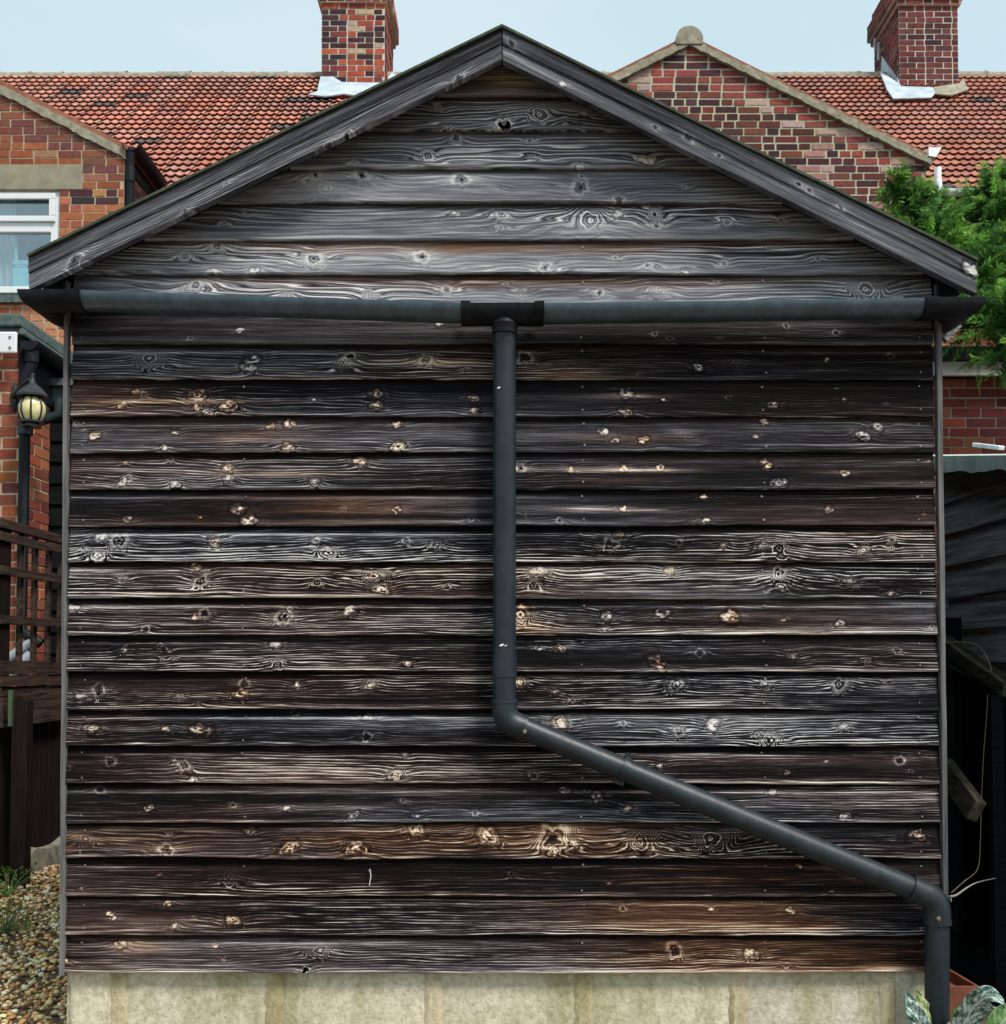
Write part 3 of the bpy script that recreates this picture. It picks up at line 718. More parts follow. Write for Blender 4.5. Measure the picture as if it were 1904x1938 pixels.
v.box(XF - .01, XF + .05, ya, yb, .811, .964); v.build('rail', M['darkwoodh'], fn)
v = MB(); y = ya - .3; k = 0
while y < yb:
    w = .10 + rnd.uniform(-.008, .008); v.box(XF - .03 + rnd.uniform(-.004, .004), XF - .012, y, y + w, .03, .937); y += w + rnd.uniform(.016, .034)
v.build('paling_panel', M['darkwood'], fn)
v = MB(); v.box(XF - .05, XF + .012, Yx(-12), Yx(15), 0, z0 + .02); bevel(v.build('post', M['darkwood'], fn), .006)
v = MB()
ypx = 5.10; xpa, xpb = at(19, 1500, ypx).x, at(49, 1500, ypx).x
zt = at(45, 1316, ypx).z
pts = [(xpa, zt - .02), (xpa + .02, zt), (xpb - .02, zt), (xpb, zt - .03)]
v.prism([Vector((xpa, ypx, 0))] + [Vector((x, ypx, z)) for x, z in pts] + [Vector((xpb, ypx, 0))], (0, .07, 0)); bevel(v.build('post', M['darkwood'], fn), .006)
v = MB(); v.box(XF - .05, XF + .02, 7.5, 7.58, 0, z0 + .02); v.build('post', M['darkwood'], fn)
# concrete edging along the foot of the fence
v = MB(); rings = []
for i in range(30):
    y = Yx(45) + .02 + i * .09; h = .115 + .015 * math.sin(i * 1.3) + rnd.uniform(-.01, .01)
    rings.append([(XF - .01, y, 0), (XF - .01, y, h), (XF + .045 + rnd.uniform(-.006, .006), y, h - .006), (XF + .07, y, 0)])
v.sweep(rings); tag(v.build('edging', M['edging']), 'rough mossy concrete edging at the foot of the trellis fence', 'edging')
# brick sill block and green strip left of the post
v = MB(); q = at(22, 1340, ypx - .02); v.box(q.x - .008, q.x + .008, ypx - .04, ypx - .02, q.z - .09, q.z + .09, (.10, .16, .09))
v.build('green_strip', M['weed'], fn)

def weed(name, label, loc, n, size, seed, pal=((.06, .16, .02), (.10, .24, .03), (.16, .30, .05))):
    t = thing(name, label, 'weed', loc); g_ = random.Random(seed); L = MB(); St = MB()
    for i in range(n):
        a = g_.uniform(0, 6.28); r = size * g_.uniform(.2, 1); h = size * g_.uniform(.15, 1.2)
        tip = Vector(loc) + Vector((math.cos(a) * r, math.sin(a) * r * .7, h))
        St.tube([Vector(loc), Vector(loc).lerp(tip, .5) + Vector((0, 0, size * .15)), tip], .0018, 4)
        for k in range(4):
            c = tip + Vector((g_.uniform(-1, 1), g_.uniform(-1, 1), g_.uniform(-.6, .6))) * size * .18
            d = Vector((g_.uniform(-1, 1), g_.uniform(-1, .3), g_.uniform(-.2, .9))).normalized(); s = d.cross(Vector((g_.uniform(-1, 1), g_.uniform(-1, 1), 1))).normalized()
            l = size * g_.uniform(.12, .24); L.face([c, c + d * l * .5 + s * l * .33, c + d * l, c + d * l * .5 - s * l * .33], g_.choice(pal))
    L.build('foliage', M['weed'], t); St.build('stem', M['greenleaf'], t)
    return t
weed('weed', 'small bright green weed growing at the foot of the thick fence post', Vector((at(14, 1712, 4.9).x, 4.9, 0)), 22, .14, 1)
weed('weed', 'tiny green weed growing beside the concrete edging at the shed corner', Vector((at(108, 1625, 5.75).x, 5.75, 0)), 12, .06, 2)
weed('weed', 'low yellowish weed sprawling on gravel at the left edge', Vector((at(8, 1765, 4.25).x, 4.25, .0)), 26, .12, 3, ((.22, .24, .05), (.14, .20, .03), (.3, .28, .08)))

# ================================================================== THE SHED
D = 2.96
XL, XR = at(127, 1200, D).x, at(1775, 1200, D).x
shed = thing('timber_shed', 'black weathered timber clad shed with low gable and concrete block base', 'shed', (0, D + 1.7, 0))
edges = [1842, 1770, 1697, 1625, 1557, 1483, 1412, 1343, 1271, 1202, 1132, 1063, 995, 925, 855, 787, 717, 650, 583, 517, 452, 383, 317, 246, 180, 112]
KN = {  # board index from the bottom: (x, y, radius px, kind)
 0: [(1280,1800,14,'d'),(605,1800,16,'r'),(577,1836,6,'h'),(1420,1806,13,'b'),(225,1790,10,'b')],
 1: [(440,1740,11,'b'),(1500,1725,8,'p'),(1180,1722,7,'d'),(330,1752,6,'p')],
 2: [(700,1650,4,'p'),(1515,1640,6,'p'),(430,1660,14,'r')],
 3: [(318,1613,13,'d'),(552,1603,15,'b'),(672,1606,15,'b'),(787,1572,12,'b'),(1045,1588,26,'d'),(1045,1612,10,'b'),(1212,1590,22,'r'),(1345,1588,26,'r'),(920,1582,16,'b'),(160,1590,14,'r'),(1740,1582,12,'b')],
 4: [(668,1545,9,'p'),(540,1530,5,'p'),(1132,1510,10,'p'),(185,1497,9,'d'),(280,1530,7,'p'),(1070,1495,8,'p'),(1465,1500,6,'p'),(1600,1545,8,'p')],
 5: [(205,1443,10,'d'),(347,1450,10,'d'),(125,1453,6,'d'),(748,1468,11,'p'),(365,1478,7,'p'),(1705,1440,9,'d'),(1010,1470,7,'d'),(1490,1460,6,'p'),(1250,1450,6,'p')],
 6: [(378,1383,14,'b'),(697,1357,9,'p'),(695,1396,11,'d'),(1060,1367,14,'b'),(1350,1373,12,'p'),(1455,1402,14,'d'),(1285,1385,9,'d'),(170,1380,9,'p'),(555,1350,6,'d'),(1600,1375,7,'p')],
 7: [(185,1305,13,'d'),(455,1315,11,'b'),(462,1295,10,'d'),(700,1297,9,'p'),(985,1292,11,'b'),(1280,1297,13,'p'),(1590,1295,12,'d'),(1450,1294,8,'p'),(560,1298,8,'p'),(340,1320,6,'d')],
 8: [(520,1220,9,'p'),(525,1258,9,'d'),(1325,1235,9,'d'),(1060,1228,10,'b'),(1245,1255,16,'b'),(1020,1225,6,'d'),(235,1228,8,'p'),(300,1222,5,'d'),(1500,1240,8,'p'),(1700,1230,7,'d'),(770,1255,7,'p')],
 9: [(537,1168,14,'d'),(385,1160,9,'d'),(1385,1166,14,'b'),(1150,1165,10,'p'),(985,1162,18,'b'),(135,1150,9,'p'),(1255,1160,10,'p'),(275,1190,6,'d'),(660,1155,9,'p'),(1590,1180,7,'p')],
 10: [(378,1100,12,'d'),(708,1092,14,'p'),(720,1116,12,'p'),(1020,1080,11,'p'),(1010,1108,12,'d'),(1268,1078,9,'b'),(1475,1085,14,'d'),(1480,1112,10,'p'),(370,1072,8,'b'),(600,1103,8,'d'),(230,1098,6,'d'),(1610,1100,8,'p'),(845,1110,7,'d')],
 11: [(188,1018,9,'p'),(222,1022,13,'d'),(183,1050,11,'p'),(404,1024,10,'b'),(598,1022,9,'p'),(622,1046,14,'p'),(825,1032,10,'p'),(1155,1031,14,'d'),(1447,1032,9,'p'),(1476,1037,14,'d'),(1635,1040,9,'p'),(1170,1010,8,'b'),(1690,1020,6,'d')],
 12: [(452,963,12,'p'),(472,982,12,'p'),(240,980,8,'p'),(1335,940,7,'b'),(1335,987,9,'p'),(1570,965,9,'p'),(750,965,9,'p'),(1180,962,7,'b'),(330,962,8,'r'),(650,962,14,'r'),(1060,985,6,'d')],
 13: [(430,885,9,'b'),(430,905,9,'p'),(595,912,9,'p'),(680,872,10,'b'),(1452,876,9,'b'),(1475,912,12,'p'),(230,912,7,'p'),(330,915,8,'p'),(1080,888,7,'b'),(1180,885,9,'b'),(1250,884,8,'b'),(1600,895,8,'p'),(985,885,9,'d'),(320,868,5,'d')],
 14: [(178,822,8,'b'),(312,847,6,'p'),(547,800,9,'b'),(545,846,10,'b'),(753,800,9,'b'),(753,846,11,'b'),(1218,833,9,'b'),(1165,835,6,'p'),(1140,815,8,'p'),(1635,824,9,'p'),(1664,806,8,'p'),(330,818,5,'p'),(1450,795,7,'b'),(1290,818,12,'r')],
 15: [(370,748,13,'b'),(430,768,12,'b'),(392,779,9,'p'),(370,768,8,'b'),(710,742,10,'b'),(712,766,10,'b'),(895,752,9,'b'),(897,777,9,'b'),(1185,742,12,'p'),(1186,778,11,'b'),(1465,765,9,'p'),(255,740,6,'b'),(230,766,7,'b'),(1600,755,6,'p'),(1380,750,5,'d')],
 16: [(478,681,11,'p'),(470,696,10,'p'),(662,673,8,'d'),(805,680,10,'d'),(992,676,13,'d'),(1322,693,8,'p'),(280,676,18,'r'),(1380,680,14,'r'),(1690,672,6,'d'),(650,690,10,'r')],
 17: [(1583,628,7,'d'),(1490,615,6,'d'),(360,640,5,'d'),(1240,632,5,'d')],
 18: [(368,538,12,'d'),(845,545,10,'d'),(985,557,9,'r'),(1135,553,9,'d'),(540,560,9,'r'),(1640,545,24,'r'),(1700,565,7,'d'),(1250,548,12,'r'),(250,560,10,'r'),(700,560,9,'r')],
 19: [(408,464,10,'d'),(348,483,8,'d'),(593,487,14,'d'),(799,483,14,'d'),(1032,506,11,'d'),(1226,502,7,'d'),(1294,516,7,'p'),(405,512,7,'p'),(480,512,7,'p'),(1165,486,5,'d'),(1550,486,6,'d')],
 20: [(950,402,9,'d'),(948,428,5,'d'),(1170,402,8,'p'),(1240,404,10,'d'),(1243,426,9,'d'),(1378,418,7,'d'),(423,419,4,'d'),(460,403,3,'d'),(860,400,4,'p'),(1120,415,30,'r')],
 21: [(595,327,11,'d'),(684,330,15,'d'),(874,338,17,'d'),(1100,354,17,'d'),(1173,380,11,'d'),(930,352,8,'r'),(520,362,3,'d'),(620,352,24,'r')],
 22: [(862,256,10,'d'),(809,294,11,'d'),(1003,263,5,'d'),(1225,303,9,'b'),(1008,294,5,'d'),(1098,314,5,'p')],
 23: [(957,238,13,'h'),(945,236,11,'d'),(850,243,5,'d'),(1105,212,6,'p'),(1020,214,24,'r')],
 24: [],
}
def plank_field(s, t, Hh, seed, cfg, knots):
    k = cfg.get('k', 95); fl = cfg.get('flat', 3.5)
    ring = t * k + fl * (vn(s * .55, t * 3 + 3, seed) - .5) * 2 + 1.3 * (vn(s * 1.9, t * 11, seed + 1) - .5) * 2 + .5 * (vn(s * 6, t * 75, seed + 2) - .5) * 2
    b0 = cfg.get('base', .3)
    base = b0 + cfg.get('blot', .17) * (vn(s * 1.3, t * 5, seed + 3) - .5) * 2 + cfg.get('streak', .22) * (vn(s * 1.1, t * 70, seed + 4) - .5) + .10 * (vn(s * 5, t * 130, seed + 5) - .5)
    amp = cfg.get('amp', .3) * (.12 + 2.6 * vn(s * 1.2, t * 14, seed + 6) ** 1.6)
    base = base + cfg.get('drip', .2) * np.exp(-np.maximum(t - .001, 0) / .008) * (.25 + 1.3 * vn(s * 2.5, s * 0, seed + 7))
    base = base + cfg.get('stripe', .3) * np.exp(-((t - Hh * .76 - .003 * (vn(s * 2, s * 0, seed + 9) - .5)) / .0035) ** 2) * np.clip(vn(s * 1.3, s * 0, seed + 8) * 2 - .7, 0, 1)
    brown = np.clip(cfg.get('brown', .05) + .9 * (vn(s * 1.4, t * 6, seed + 12) - .62), 0, 1) * cfg.get('brownk', 1)
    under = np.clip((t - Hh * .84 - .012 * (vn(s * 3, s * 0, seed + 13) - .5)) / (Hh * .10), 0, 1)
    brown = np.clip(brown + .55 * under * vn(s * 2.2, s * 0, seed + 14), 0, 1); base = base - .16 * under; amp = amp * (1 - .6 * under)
    for (c, ks, kt, rs, rt, ba, br) in cfg.get('patch', ()):
        gg = np.exp(-((s - ks) / rs) ** 2 - ((t - kt) / rt) ** 2) * (.35 + 1.2 * vn(s * 6, t * 80, seed + 15))
        base = base + ba * gg; brown = np.clip(brown + br * gg, 0, 1)
    for q, (ks, kt, r, kd) in enumerate(knots):
        g_ = random.Random(seed * 91 + q); a = g_.uniform(-.35, .35)
        dx, dz = s - ks, t - kt; ds = dx * math.cos(a) + dz * math.sin(a); dt = -dx * math.sin(a) + dz * math.cos(a)
        wob = 1 + .45 * (vn(9 + 1.6 * ds / (np.hypot(ds, dt) + 1e-5), q + 1.6 * dt / (np.hypot(ds, dt) + 1e-5), seed + 20) - .5) * 2
        d = np.sqrt((ds / (1.5 if kd in 'pb' else 1.15)) ** 2 + dt ** 2) / wob / r * (1.1 if kd in 'pb' else 1)
        m = np.exp(-(ds / (3.6 * r)) ** 2 - (dt / (1.9 * r)) ** 2)
        ring = ring + (1.35 if g_.random() < .5 else -1.35) * (r * 70) ** .5 * m
        near = np.clip(1.7 - d, 0, 1); ring = ring * (1 - near) + near * (d * (1.0 if kd != 'r' else 2.0))
        halo = np.exp(-(ds / (3.2 * r)) ** 2 - (dt / (.8 * r)) ** 2); n1 = vn(s * 120, t * 240, seed + 21)
        amp = amp + .09 * halo
        if kd in 'pb':
            core = np.clip((1.2 - d) * 1.9, 0, 1)
            base = base + core * (-.06 + .66 * n1 * (.55 + .9 * vn(s * 60, t * 60, seed + 31))) + .16 * halo * (.2 + 1.2 * n1) - .13 * np.exp(-((d - 1.25) / .2) ** 2) - .25 * np.exp(-((ds * g_.uniform(.2, 1) + dt) / (.12 * r)) ** 2) * core * (r > .008)
            base = base - .4 * np.exp(-(d / .3) ** 2) * g_.choice((0, 0, 1))
            if kd == 'b': brown = np.clip(brown + .75 * np.exp(-(d / 1.25) ** 2), 0, 1)
            else: brown = np.clip(brown + .12 * core, 0, 1)
        elif kd == 'd':
            base = base + cfg.get('rim', .28) * np.exp(-((d - .95) / .24) ** 2) * (.3 + 1.1 * n1) + .12 * halo - .42 * np.exp(-(d / .42) ** 2)
        elif kd == 'h':
            base = base + .35 * np.exp(-((d - 1.05) / .2) ** 2); base = np.where(d < .85, -1.5, base)
        elif kd == 'r':
            base = base + .10 * halo
    return ring, base, amp, brown, np.zeros_like(base) + cfg.get('fk', 1.0)

def grid_mesh(name, rows, mat, extra=None, parent=None):
    """rows: list of arrays (n x 3) per strip -> one mesh with float attributes"""
    V = []; Q = []; A = {k: [] for k in ('ring', 'base', 'amp', 'brown', 'fk')}; off = 0
    for P, at4 in rows:
        m, n, _ = P.shape; V.append(P.reshape(-1, 3))
        i = np.arange(m - 1)[:, None] * n + np.arange(n - 1)[None]; i = i.ravel() + off
        Q.append(np.stack([i, i + 1, i + n + 1, i + n], 1)); off += m * n
        for k, v in zip(('ring', 'base', 'amp', 'brown', 'fk'), at4): A[k].append(np.broadcast_to(v, (m, n)).ravel())
    V = np.concatenate(V); Q = np.concatenate(Q)
    nail_v, nail_f = extra or ([], [])
    nv = len(V); nq = len(Q)
    if nail_v: V = np.concatenate([V, np.array(nail_v)])
    me = bpy.data.meshes.new(name); me.vertices.add(len(V)); me.vertices.foreach_set('co', V.ravel().astype(np.float32))
    loops = list(Q.ravel()); starts = list(np.arange(nq) * 4); tot = [4] * nq
    for f in nail_f: starts.append(len(loops)); tot.append(len(f)); loops += [nv + x for x in f]
    me.loops.add(len(loops)); me.loops.foreach_set('vertex_index', np.array(loops, np.int32))
    me.polygons.add(len(starts)); me.polygons.foreach_set('loop_start', np.array(starts, np.int32)); me.polygons.foreach_set('loop_total', np.array(tot, np.int32))
    mats = mat if isinstance(mat, (list, tuple)) else [mat]
    for m in mats: me.materials.append(m)
    if len(mats) > 1: me.polygons.foreach_set('material_index', np.array([0] * nq + [1] * len(nail_f), np.int32))
    for k in A:
        d = np.concatenate(A[k]).astype(np.float32)
        if len(V) > nv: d = np.concatenate([d, np.zeros(len(V) - nv, np.float32)])
        a = me.attributes.new(k, 'FLOAT', 'POINT'); a.data.foreach_set('value', d)
    me.polygons.foreach_set('use_smooth', np.array([True] * nq + [False] * len(nail_f)))
    me.update(calc_edges=True); me.set_sharp_from_angle(angle=R(35))
    return link(name, me, parent)

# outline of the gable (inside the bargeboards, a little behind them)
apz = at(952, 85, D).z; apx = at(950, 85, D).x; gs = (at(952, 85, D).z - at(100, 500, D).z) / (at(952, 85, D).x - at(100, 500, D).x)
def xlim(z):
    k = max(.02, (apz - z) / gs); return max(XL, apx - k), min(XR, apx + k)
ZB = [at(952, e, D).z for e in edges]
rows = []; nails = ([], [])
NAILX = [155, 460, 1103, 1447, 1743]
kr = random.Random(77)
for i in range(len(edges) - 1):
    zb, zt = ZB[i], ZB[i + 1]; Hh = zt - zb; top = zt + .014
    up = i >= 18
    cfg = dict(k=kr.uniform(95, 150), flat=kr.uniform(1.5, 4.5))
    if up: cfg.update(base=.70, blot=.07, amp=.30, drip=.10, stripe=.10, brown=-.12, flat=kr.uniform(3.5, 6.5), streak=.08, k=kr.uniform(62, 88), fk=.4, rim=.13)
    elif i == 17: cfg.update(fk=.5, base=.42, amp=.14, drip=.06, stripe=.05, brown=.15, flat=2)
    elif i >= 12: cfg.update(fk=.6, base=.36, amp=.24, drip=.22, stripe=.2, brown=.36, flat=2.5, streak=.25)
    elif i >= 4: cfg.update(fk=.85, base=.36, amp=.56, drip=.36, stripe=.42, brown=.30, flat=kr.uniform(1.0, 2.4), streak=.36)
    else: cfg.update(fk=.85, base=.36, amp=.46, drip=.40, stripe=.25, brown=.45, flat=kr.uniform(1.5, 3.5))
    X_ = lambda px: at(px, edges[i], D).x
    P_ = []
    if i == 0: P_ = [(0, X_(1380), .06, .42, .05, .02, .7), (0, X_(270), .075, .07, .018, .38, .9), (0, X_(1690), .012, .12, .012, .30, .55)]
    if i == 1: P_ = [(0, X_(1400), .06, .35, .05, .04, .85), (0, X_(1450), .025, .22, .014, .16, .85), (0, X_(300), .03, .3, .03, .15, .0)]
    if i == 2: P_ = [(0, X_(1280), .06, .5, .05, -.02, .8)]
    if i == 3: P_ = [(0, X_(1130), .06, .35, .05, .18, .75), (0, X_(200), .05, .3, .05, .16, .4), (0, X_(700), .05, .5, .05, .06, .5)]
    if i == 13: P_ = [(0, X_(1150), .055, .26, .011, .52, .5), (0, X_(1150), .03, .2, .012, .2, .6), (0, X_(560), .045, .3, .010, .32, .6), (0, X_(1600), .05, .15, .008, .2, .3)]
    if i == 15: P_ = [(0, X_(380), .045, .26, .008, .52, .5), (0, X_(230), .04, .1, .005, .25, .7), (0, X_(1200), .06, .15, .008, .22, .4)]
    if i == 16: P_ = [(0, X_(800), .05, .18, .016, .30, .6), (0, X_(1080), .015, .18, .02, .18, .8)]
    if i == 12: P_ = [(0, X_(1120), .05, .12, .006, .32, .6), (0, X_(1230), .047, .08, .005, .3, .5), (0, X_(680), .05, .2, .02, .12, .5)]
    if i == 14: P_ = [(0, X_(480), .05, .16, .02, .10, .7), (0, X_(1200), .04, .2, .02, .1, .6)]
    if i == 9: P_ = [(0, X_(985), .06, .05, .04, .2, .9), (0, X_(1010), .02, .12, .02, .2, .7)]
    if i == 24: P_ = [(0, X_(955), .05, .10, .04, .18, .8)]
    if i in (18, 19): P_ = [(0, X_(950), Hh * .8, .8, .02, -.12, .7)]
    cfg['patch'] = P_
    kn = [(X_(x), at(952, y, D).z - zb, r / 745.0, k) for x, y, r, k in KN.get(i, [])]
    for _ in range(5 if not up else 3): kn.append((kr.uniform(XL, XR), kr.uniform(.012, .09), kr.uniform(2.5, 6) / 643, kr.choice('pdpbd') if not up else 'd'))
    nt = 40; ts = np.concatenate([[-.0, 0.0, .0035], np.linspace(.006, top - zb, nt)])
    zmid = zb + ts; n = 960; u = np.linspace(0, 1, n)[None, :]
    lims = np.array([xlim(z) for z in zmid]); Xg = lims[:, :1] + (lims[:, 1:] - lims[:, :1]) * u
    Tg = np.repeat(ts[:, None], n, 1)
    slope = .0165 / (top - zb)
    yy = np.concatenate([[.024, .003, 0.0], ts[3:] * slope])[:, None]
    warp = .0035 * (vn(Xg * 1.1, Xg * 0, i + 50) - .5) * 2
    ez = .0028 * (vn(Xg * 1.6, Xg * 0, i + 90) - .5) * 2 + .0012 * (vn(Xg * 14, Xg * 0, i + 130) - .5) * 2
    if i == 3: ez = ez + .010 * np.exp(-((Xg - X_(330)) / .25) ** 2); warp = warp - .012 * np.exp(-((Xg - X_(330)) / .3) ** 2)
    if i == 1: warp = warp - .006 * np.exp(-((Xg - X_(350)) / .3) ** 2)
    fall = np.clip(1 - Tg / Hh, 0, 1)
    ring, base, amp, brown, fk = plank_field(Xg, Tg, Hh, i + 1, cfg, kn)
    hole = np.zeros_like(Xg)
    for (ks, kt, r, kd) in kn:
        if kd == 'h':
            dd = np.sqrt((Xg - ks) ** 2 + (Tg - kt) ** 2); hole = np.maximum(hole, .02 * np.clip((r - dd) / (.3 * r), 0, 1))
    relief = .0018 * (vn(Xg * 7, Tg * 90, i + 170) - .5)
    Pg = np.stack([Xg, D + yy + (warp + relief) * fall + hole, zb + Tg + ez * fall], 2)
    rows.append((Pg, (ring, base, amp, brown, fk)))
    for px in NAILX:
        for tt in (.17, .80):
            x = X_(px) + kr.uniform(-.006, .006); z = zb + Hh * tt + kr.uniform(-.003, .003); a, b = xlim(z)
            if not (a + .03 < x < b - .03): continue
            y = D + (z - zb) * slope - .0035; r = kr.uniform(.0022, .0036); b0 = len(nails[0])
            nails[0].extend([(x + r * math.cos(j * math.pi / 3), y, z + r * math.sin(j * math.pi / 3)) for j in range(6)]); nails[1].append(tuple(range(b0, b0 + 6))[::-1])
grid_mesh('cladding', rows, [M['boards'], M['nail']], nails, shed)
# pale paint dash
v = MB(); v.tube([at(700, 1645, D - .002), at(702, 1658, D - .001), at(699, 1676, D - .003)], .0013, 6); v.build('paint_mark', M['whitepaint'], shed)
# carcass behind the cladding, side walls
v = MB(); v.prism([Vector((XL + .05, D + .03, ZB[0])), Vector((XR - .05, D + .03, ZB[0])), Vector((XR - .05, D + .03, at(0, 560, D).z)), Vector((apx, D + .03, apz - .03)), Vector((XL + .05, D + .03, at(0, 560, D).z))], (0, 3.4, 0)); v.build('carcass', M['soffit'], shed)
for s, X in ((1, XR - .03), (-1, XL + .03)):
    v = MB(); z = ZB[0]
    while z < at(0, 540, D).z:
        v.hexa([(X - .02 if s > 0 else X - .012, D + .022, z), (X + .012 if s > 0 else X + .02, D + .022, z), (X + .012 if s > 0 else X + .02, D + 3.4, z), (X - .02 if s > 0 else X - .012, D + 3.4, z),
                (X - .02 if s > 0 else X - .001, D + .022, z + .115), (X + .001 if s > 0 else X + .02, D + .022, z + .115), (X + .001 if s > 0 else X + .02, D + 3.4, z + .115), (X - .02 if s > 0 else X - .001, D + 3.4, z + .115)]); z += .108
    v.build('side_wall', M['blackboard'], shed)
# corner trims, slightly crooked strips
for s in (-1, 1):
    v = MB(); rings = []
    for k in range(26):
        f_ = k / 25; py = 1846 - (1846 - 531) * f_
        if s < 0: a, b = 112 + 9 * f_, 121 + 7 * f_
        else: a, b = 1788 - 15.5 * f_, 1797 - 15.5 * f_
        if s > 0: py = 1842 - (1842 - 536) * f_
        if s < 0: a -= .0
        j = .35 * math.sin(k * .9 + s) + rnd.uniform(-.3, .3)
        A, B = at(a + j, py, D - .004), at(b + j, py, D - .004)
        rings.append([A, B, B + Vector((0, .022, 0)), A + Vector((0, .022, 0))])
    v.sweep(rings); v.build('corner_trim', M['trim'], shed)
# bargeboards
YB = D - .10
def barge(o0, i0, o1, i1, seed, px_knots):
    O0, I0, O1, I1 = at(*o0, YB), at(*i0, YB), at(*o1, YB), at(*i1, YB)
    n, m = 420, 26; rows_ = []
    L = (O1 - O0).length; Hb = (O0 - I0).length
    U = (I1 - I0).normalized(); Vv = (O0 - I0).normalized()
    kn = []
    for x, y, r, k in px_knots:
        p = at(x, y, YB); q = p - I0
        uu = (q.x) / (I1 - I0).x; base_pt = I0.lerp(I1, uu); kn.append((uu * L, (p - base_pt).z, r / 643, k))
    ts = np.concatenate([[0, 0, .002], np.linspace(.004, Hb * .53, 15), np.linspace(Hb * .53 + .0005, Hb - .002, 14), [Hb, Hb]])
    nrow = len(ts)
    u = np.linspace(0, 1, n)[None, :]; Tg = np.repeat(ts[:, None], n, 1); Sg = u * L + ts[:, None] * 0
    f = (ts / Hb)[:, None]
    A = np.array(I0)[None, None] * (1 - u[..., None]) + np.array(I1)[None, None] * u[..., None]
    B = np.array(O0)[None, None] * (1 - u[..., None]) + np.array(O1)[None, None] * u[..., None]
    P = A * (1 - f[..., None]) + B * f[..., None]
    y = np.zeros(nrow); y[0] = .025; y[1] = .002
    y[18:] = -.0045; y[-1] = .03; y[-2] = -.004
    P[..., 1] += y[:, None] + .0018 * (vn(Sg * 3, Tg * 30, seed) - .5)
    P[..., 2] += .0016 * (vn(Sg * 5, Tg * 0, seed + 3) - .5) * np.minimum(1, 1)
    cfg = dict(k=120, flat=1.5, base=.60, amp=.13, blot=.07, drip=.04, stripe=0, brown=-.3, streak=.18, fk=.55, rim=.10)
    ring, base, amp, brown, fk = plank_field(Sg, Tg, Hb * 1.4, seed, cfg, kn)
    base = base + np.where(f > .53, -.03, .03); amp = np.where(f > .53, amp * .8, amp)
    rows_.append((P, (ring, base, amp, brown, fk)))
    # end grain faces
    for e, col in ((0, 0), (n - 1, -1)):
        ends = P[:, e, :].copy(); bk = ends.copy(); bk[:, 1] = YB + .026
        if e == 0: st = np.stack([bk, ends], 1)
        else: st = np.stack([ends, bk], 1)
        rows_.append((st, (ring[:, e][:, None], base[:, e][:, None], amp[:, e][:, None], brown[:, e][:, None], fk[:, e][:, None])))
    return rows_
lb = barge((55, 490), (55, 549), (949.5, 57), (949.5, 113), 201, [(140, 493, 13, 'd'), (655, 255, 9, 'd'), (620, 275, 7, 'd'), (868, 148, 9, 'd'), (668, 268, 9, 'd'), (350, 400, 6, 'd'), (800, 205, 6, 'd'), (430, 345, 5, 'd')])
rb_ = barge((951.5, 57), (951.5, 114), (1848, 498), (1848, 556), 202, [(968, 83, 9, 'd'), (1240, 240, 7, 'd'), (1302, 262, 9, 'd'), (1510, 350, 7, 'd'), (1530, 362, 6, 'd'), (1590, 395, 6, 'd'), (1705, 425, 9, 'd'), (1838, 512, 11, 'p'), (1065, 160, 5, 'p'), (1360, 295, 6, 'd')])
ob = {}
for rws, nm in ((lb, 'l'), (rb_, 'r')):
    # orient the mesh so that the grain of the material runs along the board
    o = grid_mesh('bargeboard', rws, M['barge'], None, None)
    a = math.atan2(rws[0][0][5, -1, 2] - rws[0][0][5, 0, 2], rws[0][0][5, -1, 0] - rws[0][0][5, 0, 0])
    rot = Matrix.Rotation(-a, 4, 'Y'); o.data.transform(rot.inverted()); o.matrix_basis = rot
    o.parent = shed; o.matrix_parent_inverse = parent_matrix(shed).inverted()
# roof covering behind them
v = MB()
for s in (-1, 1):
    e = at(55 if s < 0 else 1848, 488 if s < 0 else 496, YB); a = at(950, 55, YB)
    p = [Vector((a.x, YB - .012, a.z)), Vector((e.x, YB - .012, e.z)), Vector((e.x, D + 3.5, e.z)), Vector((a.x, D + 3.5, a.z))]
    if s > 0: p.reverse()
    v.prism(p, (0, 0, .008))
v.build('roof_felt', M['feltroof'], shed)
v = MB()
for s in (-1, 1):
    e = at(62 if s < 0 else 1840, 497 if s < 0 else 503, YB); a = at(950, 62, YB)
    p = [Vector((a.x, YB + .027, a.z - .03)), Vector((e.x, YB + .027, e.z - .03)), Vector((e.x, D + 3.45, e.z - .03)), Vector((a.x, D + 3.45, a.z - .03))]
    if s > 0: p.reverse()
    v.prism(p, (0, 0, .024))
v.build('roof_deck', M['soffit'], shed)
for s in (-1, 1):
    v = MB(); a, b = (at(84, 552, D - .02), at(119, 525, D - .02)) if s < 0 else (at(1779, 556, D - .02), at(1818, 530, D - .02))
    v.box(a.x, b.x, D - .03, D + 3.4, a.z, b.z + .02); v.build('eaves_plate', M['soffit'], shed)
v = MB(); a, b, c_ = at(1781, 650, D + .1), at(1781, 618, D + .1), at(1812, 612, D + .1)
v.beam(at(1783, 640, D + .1), at(1810, 612, D + .1), .035, .02, (0, 1, 0)); v.box(at(1778, 640, D + .1).x, at(1812, 640, D + .1).x, D + .08, D + .12, at(0, 614, D + .1).z, at(0, 606, D + .1).z); v.build('eaves_bracket', M['shedboard'], shed)
